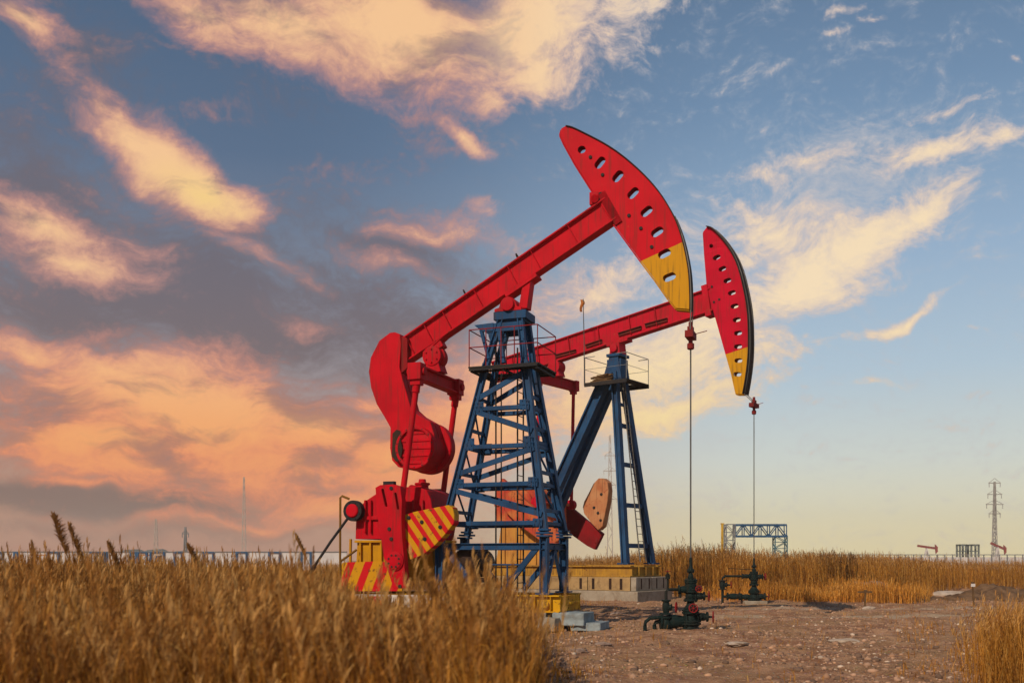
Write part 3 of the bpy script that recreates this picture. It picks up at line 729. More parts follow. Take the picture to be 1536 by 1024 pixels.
a = F2.P(741, 757, -1.05); b = F2.P(818, 757, -1.05); mb.span(V(a.x, -1.06, a.z - .06), V(b.x, .86, a.z + .06))
c = F2.P(785, 752, -1.0); mb.lathe([(.5, 0), (.5, -.08), (.42, -.14), (.2, -.16), (.2, -.5)], V(c.x, -1.0, c.z), (0, 1, 0), 26); mb.lathe([(.2, 0), (.2, .7)], V(c.x, .8, c.z), (0, 1, 0), 20)
for px in (752, 763, 806): q = F2.P(px, 745, -1); mb.bar(V(q.x, -1.04, q.z - .5), V(q.x, -1.04, q.z + .2), .06, .12, (0, 1, 0))
mb.build('gearbox', GEARB, far, bevel=.03)
mb = MB(); mb.prism(F2.poly([(752, 784), (806, 784), (812, 858), (742, 858)], -.9), -.9, .7)
for px in (757, 780, 804): a, b = F2.P(px, 786, -.94), F2.P(px, 856, -.94); mb.bar(V(a.x, -.93, a.z), V(a.x, -.93, b.z), .06, .1, (0, 1, 0))
mb.build('gearbox_pedestal', TAN, far, bevel=.02)
# legs
LT, LB = (-5.85, 8.95), (-4.96, 1.5)
def l2(sg, z): t = (z - LB[1]) / (LT[1] - LB[1]); return V(LB[0] + (LT[0] - LB[0]) * t, sg * (1.1 - .72 * t), z)
mb = MB()
za = F2.p(930, 566, -.3)[1]; zb = F2.p(925, 534, -.3)[1]
mb.prism([(-6.55, za - .2), (-5.55, za - .2), (-5.75, zb), (-6.15, zb)], -.36, -.3); mb.prism([(-6.55, za - .2), (-5.55, za - .2), (-5.75, zb), (-6.15, zb)], .3, .36)
mb.box(V(-5.95, 0, zb + .05), (.62, .85, .12)); mb.span(V(-6.3, -.3, za - .15), V(-6.2, .3, zb - .1)); mb.span(V(-5.72, -.3, za - .15), V(-5.64, .3, zb - .1))
post2 = mb.build('samson_post', BLUEB, far, bevel=.01)
for y in (602, 635, 695, 757, 818):
    z = F2.p(950, y, -.5)[1]; mb = MB(); mb.bar(l2(-1, z), l2(1, z), .1, .18 if y > 610 else .12); mb.build('cross_brace', BLUEB, post2, bevel=.008)
for sg in (-1, 1):
    mb = MB(); mb.ibeam(l2(sg, 1.5), l2(sg, 9.4), .28, .26, .06, .05, (1, 0, 0)); mb.box(l2(sg, 1.52), (.5, .5, .06)); mb.build('leg', BLUEB, post2, bevel=.008)
    t0 = F2.P(907, 571, -.3); t1 = F2.P(797, 812, -.5); mb = MB()
    mb.ibeam(V(t0.x, sg * .28, t0.z), V(t1.x, sg * .42, t1.z), .34, .46, .08, .06, (1, 0, 0)); mb.build('strut', BLUEB, post2, bevel=.008)
mb = MB(); zq = F2.p(925, 520, 0)[1]
q = c0 + d2 * ((-5.95 - c0.x) / d2.x) - m2 * BH2 / 2
mb.prism([(-6.2, zb + .11), (-5.7, zb + .11), (-5.75, q.z - .02), (-6.15, q.z - .16)], -.28, .28); mb.lathe([(.1, -.42), (.17, -.4), (.17, .4), (.1, .42)], V(-5.95, 0, (zb + q.z) / 2 + .02), (0, 1, 0), 18)
mb.bar(q - d2 * .5 - m2 * .05, q + d2 * .5 - m2 * .05, .45, .1, m2); mb.build('saddle_bearing', REDB, far, bevel=.01)
mb = MB(); mb.tube(l2(-.15, 1.6) + V(.16, 0, 0), l2(-.15, 9.3) + V(.16, 0, 0), .028, 8); mb.tube(l2(.3, 1.6) + V(.16, 0, 0), l2(.3, 9.3) + V(.16, 0, 0), .028, 8)
for k in range(24): z = 1.8 + k * .31; mb.tube(l2(-.15, z) + V(.16, 0, 0), l2(.3, z) + V(.16, 0, 0), .016, 6)
mb.build('ladder', WIRE, far)
p2z = F2.p(930, 569, -.8)[1]
mb = MB(); mb.span(V(-7.0, -.95, p2z - .05), V(-5.0, -.5, p2z)); mb.span(V(-7.0, .5, p2z - .05), V(-5.0, .95, p2z)); mb.span(V(-7.0, -.5, p2z - .05), V(-6.6, .5, p2z)); mb.span(V(-5.45, -.5, p2z - .05), V(-5.0, .5, p2z))
for w in (-.93, .93): mb.bar(V(-7.0, w, p2z - .1), V(-5.0, w, p2z - .1), .06, .12)
plat2 = mb.build('platform', DARK, far)
mb = MB()
def rail(pts, r=.015, mi=0): mb.path([V(*p) for p in pts], r, 6, mi)
for sg in (-1, 1):
    for u in (-6.98, -5.02): rail([(u, sg * .93, p2z), (u, sg * .93, p2z + 1.05)])
    rail([(-6.98, sg * .93, p2z + 1.05), (-6.5, sg * .93, p2z + 1.05)]); rail([(-5.5, sg * .93, p2z + 1.05), (-5.02, sg * .93, p2z + 1.05)]); rail([(-6.98, sg * .93, p2z + .55), (-5.02, sg * .93, p2z + .55)], .009)
for u in (-6.98, -5.02):
    rail([(u, -.93, p2z + 1.05), (u, .93, p2z + 1.05)]); rail([(u, -.93, p2z + .55), (u, .93, p2z + .55)], .009)
mb.build('handrail', GREYF, plat2)
# skid
zt, zbm = 1.44, .98
mb = MB()
for sg in (-1, 1): mb.ibeam(V(-12.5, sg * 1.15, (zt + zbm) / 2), V(-4.62, sg * 1.15, (zt + zbm) / 2), .3, zt - zbm, .06, .06)
for u in (-12.3, -10, -8, -6.2, -4.75): mb.ibeam(V(u, -1.12, 1.2), V(u, 1.12, 1.2), .24, .4, .06, .05)
for w in (-.6, 0, .6): mb.box(V(-4.62, w, 1.2), (.04, .06, .36))
mb.build('skid', YELD, far, bevel=.012)

# things lying on or fixed to the far platform
mb = MB(); rr = random.Random(4); cc = F2.P(905, 562, -.7)
M2 = Matrix.Translation((F2.X, F2.Y, 0)) @ Matrix.Rotation(-F2.a, 4, 'Z')
for k in range(26):
    a = rr.uniform(-.25, .25); L = rr.uniform(.5, .95)
    p = V(cc.x + rr.uniform(-.12, .12), -.72 + rr.uniform(-.17, .17), p2z + .03 + rr.uniform(0, .3) * (1 - abs(a)))
    d = V(math.cos(a), rr.uniform(-.2, .2), rr.uniform(-.08, .08)) * L / 2; mb.bar(M2 @ (p - d), M2 @ (p + d), rr.uniform(.04, .12), .035)
for k in range(5): mb.bar(M2 @ V(cc.x - .5 + k * .03, -.88 + k * .08, p2z + .02), M2 @ V(cc.x + .5 - k * .03, -.88 + k * .08, p2z + .02), .07, .04)
tag(mb.build('plank_bundle', NEST, None), 'brown bundle of short planks lying on the farther pump jack platform', 'plank bundle')
mb = MB(); fp = V(-6.98, -.98, p2z - .1); ft = F2.P(872, 449, -.98); ft.x = -6.98; ft = V(-7.02, -1.0, ft.z)
mb.path([M2 @ fp, M2 @ ((fp + ft) / 2 + V(.02, 0, 0)), M2 @ ft], .018, 6)
pole = mb.build('flag_pole', WIRE, None)
tag(pole, 'thin pole with a small faded orange flag rising from the farther platform', 'flag pole')
mb = MB(); vs = []; fs = []
for i in range(5):
    for j in range(7):
        x = .16 * i / 4 * (1 - .25 * j / 6); vs.append(M2 @ (ft + V(-x + .05 * math.sin(j * .9), .05 * math.sin(i * 2 + j), -.02 - .5 * j / 6)))
fs = [(i * 7 + j, i * 7 + j + 1, (i + 1) * 7 + j + 1, (i + 1) * 7 + j) for i in range(4) for j in range(6)]
mb.add(vs, fs); fl_ = mb.build('flag', paint('faded_orange_cloth', (.42, .15, .04, 1), rust=.6, rough=.9), pole)
fl_.modifiers.new('cloth', 'SOLIDIFY').thickness = .008

# ------------------------------------------------------------------ foundations
def stone_block(name, c, size, mat, label, cat, rot=0.0, par=None, tilt=(0, 0), group=None):
    mb = MB(); mb.box((0, 0, 0), size)
    o = mb.build(name, mat, None, bevel=.025); o.location = c; o.rotation_euler = (tilt[0], tilt[1], rot)
    d = o.modifiers.new('chips', 'SUBSURF'); d.subdivision_type = 'SIMPLE'; d.levels = d.render_levels = 3
    tx = bpy.data.textures.get('rough') or bpy.data.textures.new('rough', 'CLOUDS'); tx.noise_scale = .12
    m = o.modifiers.new('wear', 'DISPLACE'); m.texture = tx; m.strength = .05; m.mid_level = .5; m.texture_coords = 'GLOBAL'
    if label: tag(o, label, cat, group)
    return o
M1 = Matrix.Translation((F1.X, F1.Y, 0)) @ Matrix.Rotation(-F1.a, 4, 'Z')
def on1(u, w, z): return M1 @ V(u, w, z)
def on2(u, w, z): return M2 @ V(u, w, z)
stone_block('concrete_foundation', on1(-6.0, 0, .2), (5.4, 2.0, .42), CONC, 'low concrete foundation under the near pump jack skid', 'foundation', -F1.a)
c = F1.P(855, 925, -.8); stone_block('concrete_block', on1(-2.72, -.62, .27), (.78, .95, .30), CONCB, 'bluish grey concrete block under the yellow skid end', 'concrete block', -F1.a, group='concrete blocks by the skid')
stone_block('concrete_block', on1(-2.35, -.45, .09), (.72, 1.1, .2), CONCB, 'low dark grey slab lying on the dirt in front of the bluish block', 'concrete block', -F1.a + .06, group='concrete blocks by the skid')
stone_block('concrete_block', on1(-3.15, -1.2, .15), (.46, .4, .32), CONC, 'pale weathered concrete block standing left of the bluish block', 'concrete block', -F1.a - .1, group='concrete blocks by the skid')
stone_block('brick_pier', on1(-3.62, -1.02, .2), (.4, .4, .42), BRICK, 'dirty brick pier under the skid at the edge of the reeds', 'brick pier', -F1.a)
k = stone_block('painted_kerb', on1(-6.6, -1.5, .66), (3.9, .3, .30), WHITEK, 'whitewashed concrete kerb with a red paint patch in front of the gearbox', 'kerb', -F1.a)
mb = MB(); mb.span((-.1, -.172, -.12), (.28, -.168, .12)); 
p = mb.build('paint_patch', paint('red_marking', (.5, .03, .02, 1), rust=1.0, rust_col=(.5, .4, .33, 1)), k); p.location = (-1.0, 0, 0)
stone_block('kerb_support', on1(-6.6, -1.5, .25), (4.1, .5, .52), CONCT, 'stained concrete wall carrying the whitewashed kerb', 'low wall', -F1.a)
fb = tag(empty('concrete_foundation', on2(-8.5, 0, 0), -F2.a), 'stacked concrete foundation of the farther pump jack with dark slots', 'foundation')
def fpart(name, a, b, mat):
    mb = MB(); mb.span((a[0] + 8.5, a[1], a[2]), (b[0] + 8.5, b[1], b[2])); return mb.build(name, mat, fb, bevel=.02)
fpart('footing', (-12.8, -1.5, -.1), (-4.2, 1.5, .42), CONC)
for i in range(4):
    u = -12.6 + i * 2.0
    fpart('block', (u, -1.32, .425), (u + 1.97, 1.32, .975), CONCT if i < 4 else CONC)
fpart('block', (-4.59, -1.34, .425), (-4.35, -.02, .975), CONC); fpart('block', (-4.59, .02, .425), (-4.35, 1.34, .975), CONC)
for u in (-7.0, -6.4, -5.6, -5.1): fpart('slot', (u, -1.335, .48), (u + .12, -1.318, .92), DARK_BROWN)  # thin dark plates paint the shade of recessed slots
for w in (-.95, -.3, .35, .95): fpart('slot', (-4.352, w, .5), (-4.346, w + .1, .92), DARK_BROWN)

# ================================================================== GROUND
def stretch(lo, hi, d, far_lo, far_hi, n=14):
    core = np.arange(lo, hi + d / 2, d)
    a = lo - np.geomspace(d, lo - far_lo, n)[::-1]; b = hi + np.geomspace(d, far_hi - hi, n)
    return np.concatenate([a, core, b])
def relief(x, y):
    r = .035 * np.sin(x * .9 + 1.3 * np.sin(y * .35)) * np.sin(y * .75 + .6) + .02 * np.sin(x * 2.3 + y * 1.1) * np.sin(y * 1.9 - x * .7) + .012 * np.sin(x * 5.1 - y * 3.3) * np.sin(y * 4.3 + x * 1.7)
    r = r + .03 * np.sin(x * 1.7 + y * 2.9) * np.sin(x * 3.1 - y * .8) + .02 * np.sin(x * 7.3 + 2 * np.sin(y * 2)) * np.sin(y * 6.1 + x)
    r = r + .05 * np.exp(-((y - 31.5) / 1.2) ** 2) * (x > 3)
    return np.where((np.abs(x) < 60) & (y < 75), r, 0.0)
gx = stretch(-24, 34, .16, -900, 900); gy = stretch(3, 62, .16, -60, 900)
X, Y = np.meshgrid(gx, gy, indexing='ij'); Z = relief(X, Y)
vs = np.stack([X, Y, Z], -1).reshape(-1, 3); a, b = len(gx), len(gy)
I = (np.arange(a - 1)[:, None] * b + np.arange(b - 1)[None, :]).ravel()
quads = np.stack([I, I + b, I + b + 1, I + 1], 1)
def np_mesh(name, verts, quads, mat, cols=None, smooth=False):
    me = bpy.data.meshes.new(name); n = len(quads)
    me.vertices.add(len(verts)); me.vertices.foreach_set('co', np.ascontiguousarray(verts, dtype=np.float32).ravel())
    k = quads.shape[1]
    me.loops.add(n * k); me.loops.foreach_set('vertex_index', np.ascontiguousarray(quads, dtype=np.int32).ravel())
    me.polygons.add(n); me.polygons.foreach_set('loop_start', np.arange(0, n * k, k, dtype=np.int32))
    if smooth: me.polygons.foreach_set('use_smooth', np.ones(n, dtype=bool))
    if cols is not None:
        at_ = me.attributes.new('tone', 'FLOAT_COLOR', 'POINT')
        c4 = np.concatenate([cols, np.ones((len(cols), 1))], 1).astype(np.float32); at_.data.foreach_set('color', c4.ravel())
    me.materials.append(mat); me.update(calc_edges=True); me.validate()
    o = bpy.data.objects.new(name, me); C.objects.link(o); return o

gm, nt, bs = base_mat('dry_gravel_soil')
tc = nt.new('ShaderNodeTexCoord').outputs['Object']
n_big = nt.noise(tc, .35, 5, .6); n_mid = nt.noise(tc, 1.7, 7, .65, .4); n_fine = nt.noise(tc, 14, 6, .7)
c = nt.mix(nt.step(n_mid, .40, .60), (.25, .112, .054, 1), (.44, .235, .125, 1))
c = nt.mix(nt.step(n_big, .44, .6, 0, .55), c, (.30, .17, .075, 1))
c = nt.mix(nt.step(n_fine, .52, .72, 0, .7), c, (.50, .345, .245, 1)); c = nt.mix(nt.step(n_fine, .46, .32, 0, .75), c, (.075, .040, .026, 1))
vor = nt.new('ShaderNodeTexVoronoi'); nt.link(tc, vor.inputs['Vector']); vor.inputs['Scale'].default_value = 11
c = nt.mix(nt.step(vor.outputs['Distance'], .0, .28, .55, 0), c, nt.mix(.45, vor.outputs['Color'], (.36, .25, .19, 1), 'MULTIPLY'))
sp = nt.new('ShaderNodeSeparateXYZ'); nt.link(tc, sp.inputs[0])
yy = nt.math('ADD', sp.outputs[1], nt.math('ADD', nt.math('MULTIPLY', sp.outputs[0], -.10), nt.math('MULTIPLY', nt.math('SUBTRACT', nt.noise(tc, .5, 5, .6), .5), 2.2)))
for yc, hw in ((28.4, .55), (32.6, .8)):      # pale wheel tracks worn across the yard
    t = nt.step(nt.math('ABSOLUTE', nt.math('SUBTRACT', yy, yc)), hw * .3, hw, 1, 0)
    t = nt.math('MULTIPLY', t, nt.step(sp.outputs[0], 4.5, 7.5)); t = nt.math('MULTIPLY', t, nt.step(n_fine, .3, .55, .35, .8))
    c = nt.mix(t, c, (.43, .32, .215, 1))
nt.link(c, bs.inputs['Base Color']); bs.inputs['Roughness'].default_value = .95; bs.inputs['Specular IOR Level'].default_value = .2
bp = nt.new('ShaderNodeBump'); bp.inputs['Strength'].default_value = .9; bp.inputs['Distance'].default_value = .06
h = nt.math('ADD', nt.noise(tc, 7, 8, .7), nt.math('MULTIPLY', nt.step(vor.outputs['Distance'], 0, .4, .6, 0), .6)); nt.link(h, bp.inputs['Height']); nt.link(bp.outputs[0], bs.inputs['Normal'])
tag(np_mesh('ground', vs, quads, gm, smooth=True), kind='structure')

# stones: nobody could count the gravel
def ico():
    bm = bmesh.new(); bmesh.ops.create_icosphere(bm, subdivisions=1, radius=1); v = np.array([x.co[:] for x in bm.verts]); f = np.array([[q.index for q in p.verts] for p in bm.faces]); bm.free(); return v, f
iv, if_ = ico()
def pebbles(name, P, S, mat, cols, flat=.55):
    n = len(P); j = 1 + RNG.uniform(-.28, .28, (n, len(iv), 3))
    v = iv[None] * j * (S[:, None, None] * np.stack([RNG.uniform(.8, 1.4, n), RNG.uniform(.7, 1.1, n), RNG.uniform(.35, flat + .25, n)], -1)[:, None, :])
    a = RNG.uniform(0, 6.28, n); ca, sa = np.cos(a), np.sin(a)
    x = v[..., 0] * ca[:, None] - v[..., 1] * sa[:, None]; y = v[..., 0] * sa[:, None] + v[..., 1] * ca[:, None]
    v = np.stack([x, y, v[..., 2]], -1) + P[:, None, :]
    f = (if_[None] + (np.arange(n) * len(iv))[:, None, None]).reshape(-1, 3)
    return np_mesh(name, v.reshape(-1, 3), f, mat, np.repeat(cols, len(iv), 0))
sm, nt, bs = base_mat('gravel_stone'); at_n = nt.new('ShaderNodeAttribute'); at_n.attribute_name = 'tone'
nt.link(at_n.outputs['Color'], bs.inputs['Base Color']); bs.inputs['Roughness'].default_value = .9
N = 34000
y = 11 + (42 - 11) * RNG.random(N) ** 1.25; x = RNG.uniform(-.16, .56, N) * y
d = np.sin(x * 1.1 + np.sin(y * .6) * 2) * np.sin(y * .9 + 1) ; keep = (d + RNG.normal(0, .55, N) > -.15)
x, y = x[keep], y[keep]; n = len(x)
S = np.clip(RNG.lognormal(-4.15, .62, n), .008, .075)
P = np.stack([x, y, relief(x, y) + S * .12], -1)
base = np.array([[.35, .205, .13], [.26, .14, .08], [.48, .36, .27], [.14, .08, .05], [.38, .215, .125]])[RNG.choice(5, n, p=[.3, .34, .07, .19, .1])]
tag(pebbles('gravel', P, S, sm, base * RNG.uniform(.85, 1.35, (n, 1))), 'loose reddish brown gravel strewn over the bare dirt yard', 'gravel', kind='stuff')

def rock(px, py, size, label, cat='rock', mat=STONE, sq=(1.3, .9, .45), name='rock', seed=0, group=None):
    Yd = FPX * EYE / (py - HY); p = at(px, py, Yd)
    bm = bmesh.new(); bmesh.ops.create_icosphere(bm, subdivisions=3, radius=1); rr = random.Random(seed)
    off = V(rr.uniform(0, 50), rr.uniform(0, 50), 0)
    from mathutils import noise as mn
    for v in bm.verts:
        k = 1 + .38 * mn.noise(v.co * 1.3 + off) + .16 * mn.noise(v.co * 3.7 + off)
        v.co = Vector((v.co.x * sq[0], v.co.y * sq[1], v.co.z * sq[2])) * size * k
    me = bpy.data.meshes.new(name); bm.to_mesh(me); bm.free(); me.materials.append(mat)
    o = bpy.data.objects.new(name, me); C.objects.link(o); o.location = (p.x, p.y, size * sq[2] * .25); o.rotation_euler = (0, 0, rr.uniform(-.5, .5)); tag(o, label, cat, group); return o
PALE = mineral('pale_stone', (.50, .40, .32, 1), (.36, .27, .20, 1), 3)
rock(1105, 966, .17, 'flat pale stone on the dirt just right of and in front of the nearest wellhead', sq=(1.4, 1, .3), mat=PALE, seed=1, group='stones on the dirt yard')
rock(1268, 962, .19, 'wide pale stone lying alone in the middle of the dirt yard', sq=(1.6, .9, .28), mat=PALE, seed=2, group='stones on the dirt yard')
rock(905, 968, .13, 'small grey stone on the dirt below the bluish concrete block', seed=3, group='stones on the dirt yard')
rock(868, 978, .14, 'reddish stone at the edge of the near reeds', seed=4, group='stones on the dirt yard')
rock(925, 921, .16, 'grey stone on the dirt right of the bluish concrete block', seed=5, group='stones on the dirt yard')
rock(1303, 913, .17, 'pale stone at the foot of the short golden reeds', mat=PALE, seed=6, group='stones on the dirt yard')
MUD = mineral('dark_soil', (.20, .115, .062, 1), (.09, .05, .028, 1), 3)
mx = np.linspace(-4.6, 4.6, 70); my = np.linspace(-1.3, 1.3, 24); MX, MY = np.meshgrid(mx, my, indexing='ij')
from mathutils import noise as mnoise
nz_ = np.array([[mnoise.fractal(Vector((p * 1.1, q * 1.6, 3.3)), .9, 2.1, 6) for q in my] for p in mx])
ex = np.clip(1 - (MX / 4.6) ** 2, 0, 1) ** .5 * np.clip(1 - (MY / 1.3) ** 2, 0, 1)
MZ = np.maximum(ex * (.42 + .20 * np.sin(MX * 1.3 + .8) + .34 * nz_), 0) - .03
J = (np.arange(69)[:, None] * 24 + np.arange(23)[None, :]).ravel()
o = np_mesh('soil_mound', np.stack([MX, MY, MZ], -1).reshape(-1, 3), np.stack([J, J + 24, J + 25, J + 1], 1), MUD, smooth=True)
o.location = (at(1490, 903, 40.5).x, 41.2, 0); tag(o, 'low lumpy mound of dark soil in front of the reeds at the right edge', 'mound')
rock(1300, 893, .8, 'heap of grey rubble among the dry reeds right of the gantry', 'rubble heap', STONE, (1.2, .8, .7), 'rubble_heap', 9)
rock(1425, 893, .55, 'broken pale slab resting on the left end of the dark soil mound', 'slab', PALE, (1.9, .7, .35), 'broken_slab', 10)
b = stone_block('concrete_block', at(1533, 899, 42) + V(.3, 0, .1), (1.1, .8, .5), PALE, 'pale square block at the right edge beside the soil mound', 'concrete block')
for px, py, hh, lab, ang in ((1297, 912, .62, 'short dark wooden stake in front of the short golden reeds', .05), (1461, 908, .85, 'thin stake with a pale tag beside the soil mound', -.06)):
    Yd = FPX * EYE / (py - HY); p = at(px, py, Yd); mb = MB()
    mb.bar((0, 0, -.1), (ang * hh, 0, hh), .06, .05); mb.box((ang * hh, 0, hh), (.09, .08, .05))
    o = mb.build('stake', NEST, None, bevel=.004); o.location = p; tag(o, lab, 'stake')
    if py == 908:
        mb = MB(); mb.box((ang * hh, -.04, hh - .1), (.15, .015, .11)); mb.build('tag_plate', WHITE, o)
    else:
        mb = MB(); mb.box((0, -.035, hh - .05), (.5, .02, .06)); mb.build('cross_bar', NEST, o)

# ================================================================== REEDS
def reed_material(name, tr=.3):
    m, nt, bs = base_mat(name); an = nt.new('ShaderNodeAttribute'); an.attribute_name = 'tone'
    nt.link(an.outputs['Color'], bs.inputs['Base Color']); bs.inputs['Roughness'].default_value = .7; bs.inputs['Specular IOR Level'].default_value = .25
    tl = nt.new('ShaderNodeBsdfTranslucent'); nt.link(an.outputs['Color'], tl.inputs['Color'])
    mx = nt.new('ShaderNodeMixShader'); mx.inputs[0].default_value = tr
    nt.link(bs.outputs[0], mx.inputs[1]); nt.link(tl.outputs[0], mx.inputs[2])
    nt.link(mx.outputs[0], m.node_tree.nodes['Material Output'].inputs['Surface']); return m
REED = reed_material('dry_reed')

class Ribbons:
    def __init__(s): s.v = []; s.q = []; s.c = []; s.n = 0
    def add(s, pts, wid, side, col):
        """pts (N,K,3), wid (N,K), side (N,3), col (N,3)"""
        N, K, _ = pts.shape
        o = side[:, None, :] * wid[:, :, None] * .5
        v = np.stack([pts - o, pts + o], 2).reshape(-1, 3)
        i = (np.arange(N)[:, None] * K + np.arange(K - 1)[None]).ravel() * 2 + s.n
        s.q.append(np.stack([i, i + 1, i + 3, i + 2], 1)); s.v.append(v); s.c.append(np.repeat(col, K * 2, 0)); s.n += len(v)
    def build(s, name, mat, parent=None):
        o = np_mesh(name, np.concatenate(s.v), np.concatenate(s.q), mat, np.concatenate(s.c))
        if parent: o.parent = parent
        return o

STRAW = np.array([[.53, .235, .032], [.40, .165, .021], [.68, .37, .085], [.25, .098, .014], [.57, .27, .040]])
PLUME = np.array([[.46, .215, .048], [.34, .145, .030], [.58, .32, .10]])
def reeds(rb, x, y, h, lean=-.10, wscale=1.0, segs=5, leaves=4, plume=.6, tufts=12, spread=.10, dim=1.0, leaf_len=.42, plume_scale=1.0, zbase=0.0, bands=1.0):
    N = len(x); base = np.stack([x, y, np.full(N, zbase - .02)], -1)
    ln = np.stack([lean + RNG.normal(0, spread, N), RNG.normal(0, spread, N)], -1) * h[:, None]
    ang = RNG.uniform(0, np.pi, N); sA = np.stack([np.cos(ang), np.sin(ang), np.zeros(N)], -1); sB = np.stack([-np.sin(ang), np.cos(ang), np.zeros(N)], -1)
    def stem(t):      # (N,K) -> (N,K,3)
        b = t ** 1.9
        return base[:, None, :] + np.stack([ln[:, 0:1] * b, ln[:, 1:2] * b, h[:, None] * t], -1)
    # clumps differ slightly in tone from place to place
    patch = .5 + .5 * np.sin(x * 1.7 + 2 * np.sin(y * .9)) * np.sin(y * 1.3 + x * .6)
    tone = (.80 + .35 * patch[:, None] * bands) * RNG.uniform(.72, 1.2, (N, 1)) * dim
    col = STRAW[RNG.choice(5, N, p=[.32, .25, .13, .15, .15])] * tone
    t = np.repeat(np.linspace(0, 1, segs)[None], N, 0); w = (np.linspace(.008, .0035, segs)[None] * RNG.uniform(.7, 1.3, (N, 1))) * wscale
    rb.add(stem(t), w, sA, col); rb.add(stem(t), w, sB, col)
    for k in range(leaves):
        t0 = RNG.uniform(.12, .86, N); p0 = stem(t0[:, None])[:, 0]
        a = RNG.uniform(0, 2 * np.pi, N); out = np.stack([np.cos(a), np.sin(a)], -1); out[:, 0] += -.35
        L = leaf_len * RNG.uniform(.5, 1.25, N) * np.clip(h / 1.6, .5, 1.2); rise = RNG.uniform(.5, 1.25, N); droop = RNG.uniform(.1, .9, N)
        s = np.linspace(0, 1, 4)
        pts = np.stack([p0[:, None, i] + out[:, i:i + 1] * (L[:, None] * s[None] * .34) for i in (0, 1)] + [p0[:, None, 2] + L[:, None] * (rise[:, None] * s[None] - droop[:, None] * s[None] ** 2 * .85)], -1)
        sd = np.stack([-out[:, 1], out[:, 0], RNG.uniform(-.4, .4, N)], -1); sd /= np.linalg.norm(sd, axis=1, keepdims=True)
        rb.add(pts, (np.array([.005, .010, .007, .001])[None] * RNG.uniform(.6, 1.2, (N, 1))) * wscale, sd, STRAW[RNG.choice(5, N, p=[.3, .28, .15, .12, .15])] * tone)
    if tufts:
        m = np.where(RNG.random(N) < plume)[0]; M = len(m)
        pl = RNG.uniform(.14, .34, M) * plume_scale; tilt = RNG.normal(0, .5, M)
        pc = PLUME[RNG.choice(3, M)] * RNG.uniform(.75, 1.2, (M, 1)) * dim
        top = stem(np.ones((N, 1)))[m, 0]; dirx = np.stack([ln[m, 0] / h[m] * 1.2 - .12, ln[m, 1] / h[m], np.ones(M)], -1); dirx /= np.linalg.norm(dirx, axis=1, keepdims=True)
        for k in range(tufts):
            f = (k + .5) / tufts
            q0 = top + dirx * (pl * (f - .25))[:, None]
            a = RNG.uniform(0, 2 * np.pi, M); rad = np.sin(np.clip(.25 + f * .85, 0, 1) * np.pi) * .044 * plume_scale + .006
            tip = q0 + np.stack([np.cos(a) * rad - .02 + .03, np.sin(a) * rad, .5 * rad + pl * .20], -1) * 1.0
            mid = (q0 + tip) / 2 + np.array([0, 0, .012]); 
            sd = np.stack([-np.sin(a), np.cos(a), RNG.uniform(-.6, .6, M)], -1); sd /= np.linalg.norm(sd, axis=1, keepdims=True)
            rb.add(np.stack([q0, mid, tip], 1), np.array([.004, .0085, .0015])[None] * RNG.uniform(.7, 1.3, (M, 1)) * plume_scale * max(1, wscale * .8), sd, pc * RNG.uniform(.8, 1.2, (M, 1)))

def wobble(y): return .28 * np.sin(y * 1.3) + .18 * np.sin(y * 3.1 + 1)
# foreground bed: tall on the left, lower in front of the machine
N = 52000
y = np.sqrt(RNG.uniform(4.2 ** 2, 21.5 ** 2, N)); x = RNG.uniform(-.60, .06, N) * y
k = x / y; px = CX + FPX * k
edge = .030 + .004 * wobble(y * 2) / .3 - .018 * np.clip((y - 13) / 8, 0, 1)
keep = (k < edge - .012 * RNG.random(N))
path_c = -.073 + .012 * np.sin(y * .5)
keep &= ~((np.abs(k - path_c) < .018) & (RNG.random(N) < .72))
keep &= RNG.random(N) < np.clip(1.25 - .035 * (y - 4), .5, 1)
keep &= ~((px > 470) & (y > 19.5)); keep &= ~((px > 515) & (px < 705) & (y > 11) & (RNG.random(N) < .45))
x, y, px = x[keep], y[keep], px[keep]
hl = 1.31 + .13 * np.sin(x * 1.9 + y) * np.sin(y * .8)
hr = 1.7 - .17 - 66 * np.clip(y, 5, 22) / FPX - np.clip((px - 770) / 50, 0, 1) * .35
f = np.clip((px - 440) / 90, 0, 1); f = f * f * (3 - 2 * f)
dip = np.exp(-((px - 610) / 50) ** 2) * .10; bump_ = np.exp(-((px - 735) / 38) ** 2) * .10
h = (hl * (1 - f) + (hr - dip + bump_) * f) * RNG.normal(.97, .07, len(x))
h = np.where(RNG.random(len(x)) < np.where(np.abs(px - 735) < 50, .14, .10), h + RNG.uniform(.05, .24, len(x)), h)
cap = np.where(px < 470, 1.70, 1.70 - .10 - 14 * y / FPX); h = np.minimum(h, cap)
rb = Ribbons(); reeds(rb, x, y, h, lean=-.07, leaves=5, plume=.42, tufts=18)
tag(rb.build('reed_bed', REED), 'dense bed of dry golden reeds filling the left foreground', 'reeds', kind='stuff')
# clump at the right edge
N = 1500
y = RNG.uniform(10.5, 17, N); x = (1508 + RNG.normal(0, 34, N) + np.abs(RNG.normal(0, 40, N)) - CX) / FPX * y
px = CX + FPX * x / y; keep = px > 1432; x, y, px = x[keep], y[keep], px[keep]
h = (1.7 - (82 + 26 * RNG.random(len(x)) + np.clip(1490 - px, 0, 60) * .5) * y / FPX) * RNG.normal(.97, .06, len(x))
rb = Ribbons(); reeds(rb, x, y, np.clip(h, .3, 1.3), lean=-.03, leaves=3, plume=.35, tufts=8, dim=1.05)
tag(rb.build('reed_clump', REED), 'loose clump of dry reeds at the lower right edge of the dirt yard', 'reeds', kind='stuff')
